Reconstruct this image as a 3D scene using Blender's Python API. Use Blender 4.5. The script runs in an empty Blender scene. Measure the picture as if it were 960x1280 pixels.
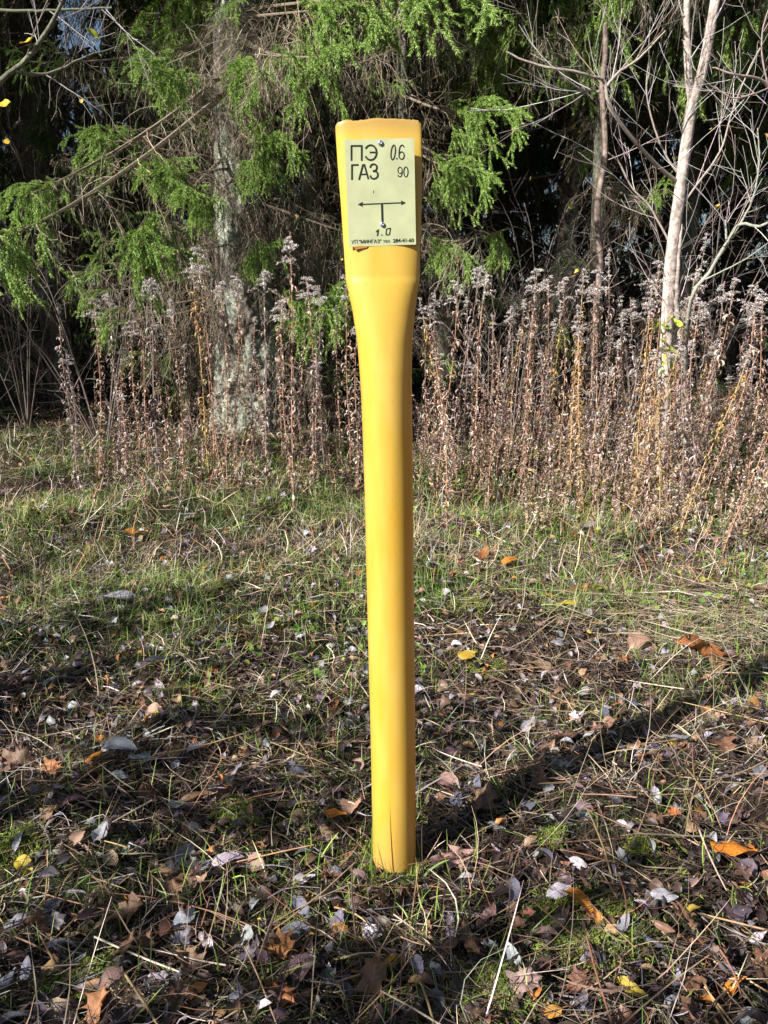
import bpy, math, time
import numpy as np
T0 = time.time()
rng = np.random.default_rng(7)
R = math.radians
S = bpy.context.scene
COL = S.collection

# ------------------------------------------------------------------ camera maths
PITCH = R(14.0); CH = 1.357; F = 961.0
c_, s_ = math.cos(PITCH), math.sin(PITCH)
def ray(px, py):
    u = (px - 480) / F; v = (640 - py) / F
    return np.array([u, c_ + v * s_, -s_ + v * c_])
def P(px, py, Y):
    d = ray(px, py); return np.array([0, 0, CH]) + d * (Y / d[1])
def proj(p):
    p = np.asarray(p, float); q = p - np.array([0, 0, CH])
    dep = q[..., 1] * c_ - q[..., 2] * s_
    up = q[..., 1] * s_ + q[..., 2] * c_
    return 480 + F * q[..., 0] / dep, 640 - F * up / dep

# ------------------------------------------------------------------ ground height
_k = [(0.9, 0.35, 1.1), (0.5, -1.0, 2.3), (2.1, 1.4, 0.3), (-1.7, 2.6, 4.0), (4.1, 2.2, 5.1), (-3.0, 5.2, 0.7), (7.5, 4.5, 1.9), (-6.5, 8.3, 3.3), (13., 9., 2.), (-11., 15., 5.)]
_a = [.03, .025, .016, .014, .010, .010, .008, .007, .005, .004]
def sst(a, b, x):
    t = np.clip((x - a) / (b - a), 0, 1); return t * t * (3 - 2 * t)
_vn = {}
def vnoise(x, y, f, seed=0):
    "smooth 0..1 value noise"
    if seed not in _vn: _vn[seed] = np.random.default_rng(seed).random((64, 64))
    r = _vn[seed]
    X = np.asarray(x) * f + 17.3; Y = np.asarray(y) * f + 9.1
    i = np.floor(X).astype(int); j = np.floor(Y).astype(int)
    a = X - i; b = Y - j; a = a * a * (3 - 2 * a); b = b * b * (3 - 2 * b)
    g = lambda m, n: r[m % 64, n % 64]
    return (g(i, j) * (1 - a) + g(i + 1, j) * a) * (1 - b) + (g(i, j + 1) * (1 - a) + g(i + 1, j + 1) * a) * b

def gh(x, y):
    x = np.asarray(x, float); y = np.asarray(y, float)
    z = 0 * x
    for (a, b, p), m in zip(_k, _a): z = z + m * np.sin(a * x + b * y + p)
    z = z + .055 * (vnoise(x, y, 4.2, 41) - .5) + .055 * (vnoise(x, y, 10., 42) - .5) + .022 * (vnoise(x, y, 23., 44) - .5) + .16 * (vnoise(x, y, 1.4, 43) - .5) * sst(1.6, 3.5, y)
    near = sst(0.05, .8, np.hypot(x - 0.026, y - 1.7))
    z = z * near
    return z + 0.26 * sst(5.5, 10, y) + 1.6 * sst(10, 45, y) + 0.10 * sst(0.8, 3.5, x) * sst(2.5, 5, y)
def G(px, py):
    d = ray(px, py); t = CH / -d[2]
    for _ in range(12):
        p = np.array([0, 0, CH]) + d * t
        t = (CH - float(gh(p[0], p[1]))) / -d[2]
    return np.array([0, 0, CH]) + d * t
# ------------------------------------------------------------------ mesh building
class MB:
    def __init__(s): s.V = []; s.F = []; s.C = []; s.U = []; s.n = 0
    def add(s, V, F, C=None, U=None):
        V = np.asarray(V, float).reshape(-1, 3); F = np.asarray(F)
        s.V.append(V); s.F.append(F + s.n)
        C = np.ones((len(V), 3)) if C is None else np.broadcast_to(np.asarray(C, float), (len(V), 3))
        s.C.append(C); s.U.append(np.zeros((len(V), 2)) if U is None else U); s.n += len(V)
        return s
    def mesh(s, name, mat, smooth=True):
        V = np.concatenate(s.V).astype(np.float32); C = np.concatenate(s.C); U = np.concatenate(s.U)
        me = bpy.data.meshes.new(name)
        me.vertices.add(len(V)); me.vertices.foreach_set('co', V.ravel())
        li = np.concatenate([f.ravel() for f in s.F]).astype(np.int32)
        tot = np.concatenate([np.full(len(f), f.shape[1]) for f in s.F]).astype(np.int32)
        st = np.concatenate([[0], np.cumsum(tot)[:-1]]).astype(np.int32)
        me.loops.add(len(li)); me.loops.foreach_set('vertex_index', li)
        me.polygons.add(len(tot)); me.polygons.foreach_set('loop_start', st); me.polygons.foreach_set('loop_total', tot)
        me.polygons.foreach_set('use_smooth', np.full(len(tot), smooth))
        a = me.color_attributes.new('col', 'FLOAT_COLOR', 'POINT')
        a.data.foreach_set('color', np.concatenate([C, np.ones((len(C), 1))], 1).astype(np.float32).ravel())
        uv = me.uv_layers.new(name='UVMap')
        uv.data.foreach_set('uv', U[li].astype(np.float32).ravel())
        me.update(calc_edges=True); me.materials.append(mat)
        return me
    def obj(s, name, mat, parent=None, smooth=True):
        return link(name, s.mesh(name, mat, smooth), parent)
def link(name, me, parent=None):
    o = bpy.data.objects.new(name, me); COL.objects.link(o)
    if parent: o.parent = parent
    return o
def tag(o, label=None, cat=None, group=None, kind=None):
    if label: o['label'] = label
    if cat: o['category'] = cat
    if group: o['group'] = group
    if kind: o['kind'] = kind
    return o
def empty(name, loc=(0, 0, 0)):
    o = link(name, None); o.location = loc; o.empty_display_size = 0.1
    return o

def tubes(P_, R_, sides=4, col=None):
    "batch of tubes: P_ (N,n,3), R_ (N,n); col (3,), (N,3) or (N,n,3)"
    P_ = np.asarray(P_, float); R_ = np.asarray(R_, float)
    if P_.ndim == 2: P_ = P_[None]; R_ = R_[None]
    N, n, _ = P_.shape
    T = np.gradient(P_, axis=1); T /= np.linalg.norm(T, axis=2, keepdims=True) + 1e-9
    m = T.mean(1); ref = np.where(np.abs(m[:, 2:3]) > .8, np.array([[0.3, 1., 0]]), np.array([[0, 0.1, 1.]]))[:, None]
    A = np.cross(T, ref); A /= np.linalg.norm(A, axis=2, keepdims=True) + 1e-9
    B = np.cross(T, A)
    th = np.arange(sides) * 2 * math.pi / sides
    ring = A[:, :, None] * np.cos(th)[:, None] + B[:, :, None] * np.sin(th)[:, None]
    V = P_[:, :, None] + ring * R_[:, :, None, None]
    idx = np.arange(N * n * sides).reshape(N, n, sides)
    a = idx[:, :-1]; b = idx[:, 1:]
    Fq = np.stack([a, np.roll(a, -1, 2), np.roll(b, -1, 2), b], -1).reshape(-1, 4)
    if col is None: C = np.ones(3)
    else:
        C = np.asarray(col, float)
        if C.ndim == 2: C = np.broadcast_to(C[:, None, None], (N, n, sides, 3)).reshape(-1, 3)
        elif C.ndim == 3: C = np.broadcast_to(C[:, :, None], (N, n, sides, 3)).reshape(-1, 3)
    return V.reshape(-1, 3), Fq, C
def at_t(P_, t):
    "points and tangents at parameters t (N,) of polylines P_ (N,n,3)"
    n = P_.shape[1]; x = np.clip(t, 0, .9999) * (n - 1); i = x.astype(int); f = (x - i)[:, None]
    ar = np.arange(len(P_)); p = P_[ar, i] * (1 - f) + P_[ar, i + 1] * f
    d = P_[ar, i + 1] - P_[ar, i]; return p, d / (np.linalg.norm(d, axis=1, keepdims=True) + 1e-9)
def unit(v): return v / (np.linalg.norm(v, axis=-1, keepdims=True) + 1e-9)
def grow(P_, R_, k, tr, lr, ang, n=5, droop=0., wob=.15, rr=.5, up=0., rg=rng):
    "k children per polyline"
    P2 = np.repeat(P_, k, 0); R2 = np.repeat(R_, k, 0); N = len(P2)
    t = rg.uniform(tr[0], tr[1], N); p, d = at_t(P2, t)
    q = unit(rg.normal(size=(N, 3))); q = unit(q - d * (q * d).sum(1, keepdims=True))
    a = rg.uniform(ang[0], ang[1], N)[:, None]
    D = d * np.cos(a) + q * np.sin(a)
    L = rg.uniform(lr[0], lr[1], N)[:, None]
    pts = [p]; st = L / (n - 1)
    for i in range(n - 1):
        D = unit(D + rg.normal(size=(N, 3)) * wob + np.array([0, 0, up - droop]) )
        pts.append(pts[-1] + D * st)
    r0 = R2[np.arange(N), (t * (P2.shape[1] - 1)).astype(int)] * rr
    Rn = r0[:, None] * np.linspace(1, .35, n)[None]
    return np.stack(pts, 1), Rn
def basis(yaw, pitch, roll):
    "local x forward (yaw, pitched up), local z up, batch"
    cy, sy, cp, sp, cr, sr = np.cos(yaw), np.sin(yaw), np.cos(pitch), np.sin(pitch), np.cos(roll), np.sin(roll)
    X = np.stack([cy * cp, sy * cp, sp], -1)
    Y0 = np.stack([-sy, cy, 0 * sy], -1); Z0 = np.cross(X, Y0)
    Y = Y0 * cr[:, None] + Z0 * sr[:, None]; Z = np.cross(X, Y)
    return np.stack([X, Y, Z], -1)      # columns
def scatter(mb, V, Fa, M, pos, sc, col, shade=None, U=None):
    N = len(pos); n = len(V); sc = np.asarray(sc)
    if sc.ndim == 1: sc = sc[:, None]
    W = np.einsum('nij,nvj->nvi', M, V[None] * sc[:, None, :]) + pos[:, None]
    FF = (Fa[None] + (np.arange(N) * n)[:, None, None]).reshape(-1, Fa.shape[1])
    C = np.repeat(col[:, None], n, 1)
    if shade is not None: C = C * shade[None, :, None]
    UU = None if U is None else np.tile(U, (N, 1))
    mb.add(W.reshape(-1, 3), FF, C.reshape(-1, 3), UU)
def spline(pts, n):
    pts = np.asarray(pts, float); k = len(pts)
    t = np.linspace(0, k - 1, n); i = np.clip(t.astype(int), 0, k - 2); f = (t - i)[:, None]
    g = lambda j: pts[np.clip(j, 0, k - 1)]
    p0, p1, p2, p3 = g(i - 1), g(i), g(i + 1), g(i + 2)
    return .5 * (2 * p1 + (p2 - p0) * f + (2 * p0 - 5 * p1 + 4 * p2 - p3) * f ** 2 + (3 * p1 - p0 - 3 * p2 + p3) * f ** 3)
def jit(c, N, v=.2, h=.08, rg=rng):
    c = np.asarray(c, float); 
    return np.clip(c[None] * (1 + rg.normal(size=(N, 1)) * v) * (1 + rg.normal(size=(N, 3)) * h), .004, .9)
def mixc(N, table, v=.2, h=.07, rg=rng):
    "table of (weight, colour)"
    w = np.array([t[0] for t in table], float); i = rg.choice(len(table), N, p=w / w.sum())
    c = np.array([t[1] for t in table])[i]
    return np.clip(c * (1 + rg.normal(size=(N, 1)) * v) * (1 + rg.normal(size=(N, 3)) * h), .004, .9)

# ------------------------------------------------------------------ materials
def mat(name, src='attr', base=(.5, .5, .5), rough=.7, transl=0., noise=0., nscale=40, spec=.3, bump=0., bscale=60, sheen=0):
    m = bpy.data.materials.new(name); m.use_nodes = True; nt = m.node_tree; N = nt.nodes; L = nt.links
    b = N['Principled BSDF']; b.inputs['Roughness'].default_value = rough
    b.inputs['Specular IOR Level'].default_value = spec
    if src == 'attr':
        a = N.new('ShaderNodeAttribute'); a.attribute_name = 'col'; c = a.outputs['Color']
    elif src == 'object':
        a = N.new('ShaderNodeObjectInfo'); c = a.outputs['Color']
    else:
        a = N.new('ShaderNodeRGB'); a.outputs[0].default_value = (*base, 1); c = a.outputs[0]
    geo = N.new('ShaderNodeNewGeometry')
    if noise:
        t = N.new('ShaderNodeTexNoise'); t.inputs['Scale'].default_value = nscale; t.inputs['Detail'].default_value = 5
        L.new(geo.outputs['Position'], t.inputs['Vector'])
        r = N.new('ShaderNodeMapRange'); r.inputs[1].default_value = .3; r.inputs[2].default_value = .7
        r.inputs[3].default_value = 1 - noise; r.inputs[4].default_value = 1 + noise
        L.new(t.outputs['Fac'], r.inputs[0])
        x = N.new('ShaderNodeVectorMath'); x.operation = 'SCALE'
        L.new(c, x.inputs[0]); L.new(r.outputs[0], x.inputs['Scale']); c = x.outputs[0]
    L.new(c, b.inputs['Base Color'])
    if bump:
        t2 = N.new('ShaderNodeTexNoise'); t2.inputs['Scale'].default_value = bscale; t2.inputs['Detail'].default_value = 6
        L.new(geo.outputs['Position'], t2.inputs['Vector'])
        bp = N.new('ShaderNodeBump'); bp.inputs['Strength'].default_value = bump; bp.inputs['Distance'].default_value = .01
        L.new(t2.outputs['Fac'], bp.inputs['Height']); L.new(bp.outputs['Normal'], b.inputs['Normal'])
    if transl:
        tr = N.new('ShaderNodeBsdfTranslucent'); L.new(c, tr.inputs['Color'])
        mx = N.new('ShaderNodeMixShader'); mx.inputs[0].default_value = transl
        L.new(b.outputs[0], mx.inputs[1]); L.new(tr.outputs[0], mx.inputs[2])
        L.new(mx.outputs[0], N['Material Output'].inputs['Surface'])
    return m
M_STRAW = mat('straw', rough=.5, spec=.45, noise=.2, nscale=90)
M_LITTER = mat('litter', rough=.5, spec=.5, transl=.12, noise=.35, nscale=120)
M_GRASS = mat('grass', rough=.45, spec=.4, transl=.25)
M_MOSS = mat('moss', rough=.9, transl=.1)
M_NEEDLE = mat('needles', rough=.5, spec=.4, transl=.3)
M_TWIG = mat('twigs', rough=.75, noise=.25, nscale=60)
M_BARK = mat('bark', rough=.9, spec=.15, noise=.5, nscale=22, bump=.9, bscale=45)
M_WEED = mat('withered', rough=.75, spec=.25, transl=.15, noise=.3, nscale=70)
M_PLUME = mat('plume_fluff', rough=.9, spec=.1, transl=.3)
M_INK = mat('ink', 'c', (.012, .02, .016), rough=.5)
M_SCREW = mat('screw', 'c', (.42, .42, .6), rough=.3); M_SCREW.node_tree.nodes['Principled BSDF'].inputs['Metallic'].default_value = .8

def leaf_material():
    m = bpy.data.materials.new('fallen_leaf'); m.use_nodes = True; nt = m.node_tree; N = nt.nodes; L = nt.links
    b = N['Principled BSDF']; b.inputs['Roughness'].default_value = .48; b.inputs['Specular IOR Level'].default_value = .5
    oi = N.new('ShaderNodeObjectInfo'); uv = N.new('ShaderNodeUVMap'); sep = N.new('ShaderNodeSeparateXYZ'); L.new(uv.outputs[0], sep.inputs[0])
    def mth(op, a, b_=None, c=None):
        n = N.new('ShaderNodeMath'); n.operation = op
        for i, v in enumerate((a, b_, c)):
            if v is None: continue
            if isinstance(v, (int, float)): n.inputs[i].default_value = v
            else: L.new(v, n.inputs[i])
        return n.outputs[0]
    av = mth('ABSOLUTE', mth('SUBTRACT', sep.outputs[1], .5))
    k = mth('FRACT', mth('SUBTRACT', mth('MULTIPLY', sep.outputs[0], 8.), mth('MULTIPLY', av, 7.)))
    side = mth('SMOOTH_MIN', mth('ABSOLUTE', mth('SUBTRACT', k, .5)), 1.0, .01)
    vein = mth('MAXIMUM', mth('LESS_THAN', side, .07), mth('LESS_THAN', av, .018))
    geo = N.new('ShaderNodeNewGeometry')
    tc = N.new('ShaderNodeTexCoord')
    add = N.new('ShaderNodeVectorMath'); add.operation = 'ADD'
    L.new(tc.outputs['Object'], add.inputs[0]); L.new(oi.outputs['Random'], add.inputs[1])
    t = N.new('ShaderNodeTexNoise'); t.inputs['Scale'].default_value = 55; t.inputs['Detail'].default_value = 6; L.new(add.outputs[0], t.inputs[0])
    r = N.new('ShaderNodeMapRange'); r.inputs[1].default_value = .32; r.inputs[2].default_value = .68; r.inputs[3].default_value = .55; r.inputs[4].default_value = 1.25; L.new(t.outputs[0], r.inputs[0])
    v = N.new('ShaderNodeTexVoronoi'); v.inputs['Scale'].default_value = 130; L.new(add.outputs[0], v.inputs[0])
    spot = mth('MULTIPLY', mth('LESS_THAN', v.outputs['Distance'], .26), mth('GREATER_THAN', t.outputs[0], .46))
    sh = mth('MULTIPLY', r.outputs[0], mth('SUBTRACT', 1., mth('MULTIPLY', spot, .55)))
    sh = mth('MULTIPLY', sh, mth('ADD', 1., mth('MULTIPLY', vein, .35)))
    x = N.new('ShaderNodeVectorMath'); x.operation = 'SCALE'; L.new(oi.outputs['Color'], x.inputs[0]); L.new(sh, x.inputs['Scale'])
    L.new(x.outputs[0], b.inputs['Base Color'])
    bp = N.new('ShaderNodeBump'); bp.inputs['Strength'].default_value = .5; bp.inputs['Distance'].default_value = .003
    L.new(mth('ADD', t.outputs[0], mth('MULTIPLY', vein, -.3)), bp.inputs['Height']); L.new(bp.outputs[0], b.inputs['Normal'])
    tr = N.new('ShaderNodeBsdfTranslucent'); L.new(x.outputs[0], tr.inputs[0])
    mx = N.new('ShaderNodeMixShader'); mx.inputs[0].default_value = .15
    L.new(b.outputs[0], mx.inputs[1]); L.new(tr.outputs[0], mx.inputs[2]); L.new(mx.outputs[0], N['Material Output'].inputs['Surface'])
    return m
M_LEAF = leaf_material()

def ground_material():
    m = bpy.data.materials.new('soil'); m.use_nodes = True; nt = m.node_tree; N = nt.nodes; L = nt.links
    b = N['Principled BSDF']; b.inputs['Roughness'].default_value = .95; b.inputs['Specular IOR Level'].default_value = .15
    geo = N.new('ShaderNodeNewGeometry')
    t = N.new('ShaderNodeTexNoise'); t.inputs['Scale'].default_value = 28; t.inputs['Detail'].default_value = 9; t.inputs['Roughness'].default_value = .7
    L.new(geo.outputs['Position'], t.inputs[0])
    cr = N.new('ShaderNodeValToRGB'); e = cr.color_ramp.elements
    e[0].position = .35; e[0].color = (.010, .007, .006, 1); e[1].position = .7; e[1].color = (.075, .05, .035, 1)
    L.new(t.outputs[0], cr.inputs[0])
    t2 = N.new('ShaderNodeTexNoise'); t2.inputs['Scale'].default_value = 2.2; t2.inputs['Detail'].default_value = 7; L.new(geo.outputs['Position'], t2.inputs[0])
    r = N.new('ShaderNodeMapRange'); r.inputs[1].default_value = .5; r.inputs[2].default_value = .62; L.new(t2.outputs[0], r.inputs[0])
    mx = N.new('ShaderNodeMix'); mx.data_type = 'RGBA'; L.new(r.outputs[0], mx.inputs[0]); L.new(cr.outputs[0], mx.inputs[6]); mx.inputs[7].default_value = (.025, .04, .012, 1)
    L.new(mx.outputs[2], b.inputs['Base Color'])
    bp = N.new('ShaderNodeBump'); bp.inputs['Strength'].default_value = 1; bp.inputs['Distance'].default_value = .02; L.new(t.outputs[0], bp.inputs['Height']); L.new(bp.outputs[0], b.inputs['Normal'])
    return m

def pipe_material():
    m = bpy.data.materials.new('yellow_plastic'); m.use_nodes = True; nt = m.node_tree; N = nt.nodes; L = nt.links
    b = N['Principled BSDF']; b.inputs['Specular IOR Level'].default_value = .5
    geo = N.new('ShaderNodeNewGeometry')
    mp = N.new('ShaderNodeMapping'); mp.inputs['Scale'].default_value = (1, 1, .22); L.new(geo.outputs['Position'], mp.inputs[0])
    t = N.new('ShaderNodeTexNoise'); t.inputs['Scale'].default_value = 30; t.inputs['Detail'].default_value = 6; L.new(mp.outputs[0], t.inputs[0])
    cr = N.new('ShaderNodeValToRGB'); e = cr.color_ramp.elements
    e[0].position = .3; e[0].color = (.67, .42, .052, 1); e[1].position = .7; e[1].color = (.73, .495, .10, 1)
    L.new(t.outputs[0], cr.inputs[0])
    # grime: fine specks and a dirty foot
    t3 = N.new('ShaderNodeTexNoise'); t3.inputs['Scale'].default_value = 140; t3.inputs['Detail'].default_value = 3; L.new(geo.outputs['Position'], t3.inputs[0])
    g = N.new('ShaderNodeMapRange'); g.inputs[1].default_value = .66; g.inputs[2].default_value = .74; g.inputs[4].default_value = .4; L.new(t3.outputs[0], g.inputs[0])
    sep = N.new('ShaderNodeSeparateXYZ'); L.new(geo.outputs['Position'], sep.inputs[0])
    f = N.new('ShaderNodeMapRange'); f.inputs[1].default_value = .2; f.inputs[2].default_value = .0; f.inputs[3].default_value = 0; f.inputs[4].default_value = 1.1; L.new(sep.outputs[2], f.inputs[0])
    fm = N.new('ShaderNodeMath'); fm.operation = 'MULTIPLY'; L.new(f.outputs[0], fm.inputs[0]); L.new(t.outputs[0], fm.inputs[1])
    tp = N.new('ShaderNodeMapRange'); tp.inputs[1].default_value = 1.715; tp.inputs[2].default_value = 1.75; tp.inputs[4].default_value = .8; L.new(sep.outputs[2], tp.inputs[0])
    mm = N.new('ShaderNodeMath'); mm.operation = 'MAXIMUM'; L.new(g.outputs[0], mm.inputs[0]); L.new(fm.outputs[0], mm.inputs[1])
    m2 = N.new('ShaderNodeMath'); m2.operation = 'MAXIMUM'; L.new(mm.outputs[0], m2.inputs[0]); L.new(tp.outputs[0], m2.inputs[1])
    mx = N.new('ShaderNodeMix'); mx.data_type = 'RGBA'; L.new(m2.outputs[0], mx.inputs[0]); L.new(cr.outputs[0], mx.inputs[6]); mx.inputs[7].default_value = (.42, .27, .10, 1)
    L.new(mx.outputs[2], b.inputs['Base Color'])
    r = N.new('ShaderNodeMapRange'); r.inputs[3].default_value = .2; r.inputs[4].default_value = .42; L.new(t.outputs[0], r.inputs[0]); L.new(r.outputs[0], b.inputs['Roughness'])
    tr = N.new('ShaderNodeBsdfTranslucent'); tr.inputs[0].default_value = (.95, .42, .06, 1)
    ms = N.new('ShaderNodeMixShader'); ms.inputs[0].default_value = .18; L.new(b.outputs[0], ms.inputs[1]); L.new(tr.outputs[0], ms.inputs[2]); L.new(ms.outputs[0], N['Material Output'].inputs['Surface'])
    bp = N.new('ShaderNodeBump'); bp.inputs['Strength'].default_value = .035; bp.inputs['Distance'].default_value = .004; L.new(t.outputs[0], bp.inputs['Height']); L.new(bp.outputs[0], b.inputs['Normal'])
    return m
def plate_material():
    m = mat('sign_face', 'c', (.45, .475, .285), rough=.38, noise=.10, nscale=28, spec=.4)
    return m

# ------------------------------------------------------------------ ground sheet
def axis(segs):
    out = [segs[0][0]]
    for a, b, st in segs:
        n = max(1, int(round((b - a) / st))); out += list(np.linspace(a, b, n + 1)[1:])
    return np.array(out)
xs = axis([(-300, -60, 30), (-60, -12, 3), (-12, -3, .25), (-3, 3, .04), (3, 12, .25), (12, 60, 3), (60, 300, 30)])
ys = axis([(-300, -60, 30), (-60, -4, 2), (-4, .6, .2), (.6, 4.5, .035), (4.5, 12, .1), (12, 60, 1.5), (60, 300, 30)])
X, Y = np.meshgrid(xs, ys); Z = gh(X, Y) - .012 + (vnoise(X, Y, 14, 3) - .5) * .02
nx, ny = len(xs), len(ys); idx = np.arange(nx * ny).reshape(ny, nx)
Fq = np.stack([idx[:-1, :-1], idx[:-1, 1:], idx[1:, 1:], idx[1:, :-1]], -1).reshape(-1, 4)
g = MB().add(np.stack([X, Y, Z], -1), Fq).obj('ground', ground_material()); tag(g, kind='structure')

# ------------------------------------------------------------------ gas marker post
PY = 1.70
def hpost(y, Y=PY): return P(480, y, Y)[2]
post = empty('gas_marker_post', (0.026, PY, 0)); tag(post, 'tall yellow plastic pipe post with flattened top carrying a pale green sign', 'marker post')
prof = [  # pixel y, half width, half depth, centre x
    (1120, .055, .055, .027), (1080, .055, .055, .0262), (960, .055, .055, .0231), (750, .055, .055, .0150), (630, .055, .055, .0115),
    (530, .0552, .0552, .0070), (500, .0556, .0545, .0056), (465, .057, .052, .0036), (430, .0592, .047, .0017), (390, .0665, .039, -.0004), (365, .0735, .033, -.0018),
    (352, .0775, .0290, -.0024), (349, .0783, .0275, -.0025), (346, .0783, .0262, -.0026), (300, .081, .0225, -.0042), (250, .0838, .0185, -.0058), (200, .0866, .015, -.0085), (165, .0873, .0135, -.0105), (149, .0873, .013, -.0113)]
pr = np.array(prof)[::-1]
nz = 150; yy = np.concatenate([np.linspace(1120, 540, 30), np.linspace(532, 149, 120)])
a_ = np.interp(yy, pr[:, 0], pr[:, 1]); b_ = np.interp(yy, pr[:, 0], pr[:, 2]); cx = np.interp(yy, pr[:, 0], pr[:, 3])
zz = np.array([P(480, v, PY - .04)[2] for v in yy]); zz[0] = -.06
nt_ = 96; th = np.arange(nt_) * 2 * math.pi / nt_
rings = []
for i in range(nz):
    e = 1 - .35 * sst(.056, .0873, a_[i])            # squarer as it flattens
    ct, st = np.cos(th), np.sin(th)
    x = np.sign(ct) * np.abs(ct) ** e * a_[i]; y = np.sign(st) * np.abs(st) ** (e) * b_[i]
    dent = .0018 * np.sin(th * 3 + i * .03) * sst(.06, .08, a_[i])
    rings.append(np.stack([cx[i] + x, PY + y + dent, np.full(nt_, zz[i])], -1))
top = rings[-1].copy(); w = (top[:, 0] - cx[-1]) / .0873
wave = .0022 * np.exp(-((w - .05) / .35) ** 2) - .0022 * np.exp(-((w + .5) / .12) ** 2) + .0006 * np.sin(w * 23) + .0007 * np.sin(w * 61 + 2) + .0005 * np.sin(w * 97) + .001 * w - .007 * np.abs(w) ** 12
for k in range(1, 9):
    rings[-k][:, 2] += wave * (1 - (k - 1) / 8)
t0 = rings[-1]
cen = np.array([cx[-1], PY, 0])
for sc, dz in ((.985, .004), (.93, .0062), (.80, .0062), (.62, .003), (.45, -.006)):   # rolled lip then pinched slot
    r = t0.copy(); r[:, 1] = PY + (t0[:, 1] - PY) * sc ** 1.5; r[:, 0] = cx[-1] + (t0[:, 0] - cx[-1]) * (1 - (1 - sc) * .12); r[:, 2] += dz - (0.004 * np.exp(-((w - .1) / .35) ** 2) * (sc < .7)); rings.append(r)
V = np.concatenate(rings); nr = len(rings); idx = np.arange(nr * nt_).reshape(nr, nt_)
Fq = np.stack([idx[:-1], np.roll(idx[:-1], -1, 1), np.roll(idx[1:], -1, 1), idx[1:]], -1).reshape(-1, 4)
half = nt_ // 2; li = idx[-1]
capf = np.array([[li[k], li[k + 1], li[nt_ - 1 - k], li[(nt_ - k) % nt_]] for k in range(0, half)])
mb = MB().add(V - np.array([0.026, PY, 0]), Fq); mb.F.append(capf)
pipe = mb.obj('pipe', pipe_material(), post)

# sign plate: a real plane on the front of the flattened pipe, slightly bowed
off = np.array([0.026, PY, 0])
YS = PY - .031
def SP(zx, zy, d=0.):
    "zx, zy: plate drawing coordinates -> point on the plate's front plane"
    px, py = 420 + zx / 8., 170 + zy / 8.
    dy = -(.010) * ((zy - 560) / 560.)                # leans with the wedge of the pipe
    yq = YS + .004 * 0 + dy * -1 * 0.6 - d
    return P(px, py, yq)
def quadstrip(pts, w, d):
    pts = np.asarray(pts, float); T = np.gradient(pts, axis=0); T = unit(T); Nn = np.stack([-T[:, 1], T[:, 0]], 1)
    A = pts + Nn * w / 2; B = pts - Nn * w / 2
    V = [SP(*p, d) for p in A] + [SP(*p, d) for p in B]; n = len(pts)
    Fq = [[i, i + 1, n + i + 1, n + i] for i in range(n - 1)]
    return np.array(V), np.array(Fq)
cor = [(84, 38), (782, 20), (800, 1085), (130, 1110)]
fr = np.array([SP(*c) for c in cor]); 
gx = 9; gy = 13; Vf = []; 
for j in range(gy):
    for i in range(gx):
        u, v = i / (gx - 1), j / (gy - 1)
        p = (fr[0] * (1 - u) + fr[1] * u) * (1 - v) + (fr[3] * (1 - u) + fr[2] * u) * v
        Vf.append(p)
Vf = np.array(Vf); Vb = Vf + np.array([0, .0022, 0]); idx = np.arange(gx * gy).reshape(gy, gx); n0 = gx * gy
Fr = np.stack([idx[:-1, :-1], idx[1:, :-1], idx[1:, 1:], idx[:-1, 1:]], -1).reshape(-1, 4)
bd = list(idx[0]) + list(idx[1:, -1]) + list(idx[-1, ::-1][1:]) + list(idx[::-1, 0][1:-1])
Fs = np.array([[bd[i], bd[(i + 1) % len(bd)], bd[(i + 1) % len(bd)] + n0, bd[i] + n0] for i in range(len(bd))])
mb = MB().add(np.concatenate([Vf, Vb]) - off, Fr); mb.F += [Fr[:, ::-1] + n0, Fs]
plate = mb.obj('sign_plate', plate_material(), post, smooth=False)
plate['label'] = 'pale green plate with black Cyrillic gas lettering'
ink = MB()
def stroke(pts, w, closed=False, curve=True, n=40):
    pts = list(pts)
    if closed: pts = pts + [pts[0]]
    q = spline(pts, n) if curve else np.array(pts, float)
    if not curve:                                    # straight runs, square mitred by overlap-free segments
        for a, b in zip(q[:-1], q[1:]):
            t = unit(b - a); V, Fq = quadstrip([a - t * w * .48 * 0, b], w, .0006 + .00003 * (ink.n % 7)); ink.add(V - off, Fq)
        return
    V, Fq = quadstrip(q, w, .0006 + .00003 * (ink.n % 7)); ink.add(V - off, Fq)
def ell(cx, cy, rx, ry, sl=0, n=40, a0=0, a1=2 * math.pi):
    t = np.linspace(a0, a1, n); y = np.sin(t) * ry; return [(cx + rx * math.cos(q) - sl * yy_, cy + yy_) for q, yy_ in zip(t, y)]
def poly(pts):
    V = np.array([SP(*p, .0006 + .00003 * (ink.n % 7)) for p in pts]); ink.add(V - off, np.array([list(range(len(pts)))]))
wB = 17
stroke([(154, 247), (154, 90)], wB, curve=False); stroke([(256, 247), (256, 90)], wB, curve=False); stroke([(162.6, 98), (247.4, 98)], wB, curve=False)
stroke(ell(346, 165, 59, 74, 0, 40, math.pi * 1.17, math.pi * 2.84), wB, n=60); stroke([(336, 163), (396, 163)], 15, curve=False)
stroke([(159, 438), (159, 282)], wB, curve=False); stroke([(167.6, 290), (225, 288)], wB, curve=False)
stroke([(229, 438), (270, 283)], wB, curve=False); stroke([(324, 432), (281, 281)], wB, curve=False); stroke([(248, 384), (303, 381)], 14, curve=False); poly([(262, 281), (290, 279), (288, 300), (265, 302)])
stroke([(342, 318), (350, 292), (377, 281), (403, 294), (407, 318), (398, 340), (368, 351)], wB, n=40)
stroke([(368, 351), (404, 357), (418, 385), (410, 412), (382, 428), (352, 418), (342, 393)], wB, n=40)
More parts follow.
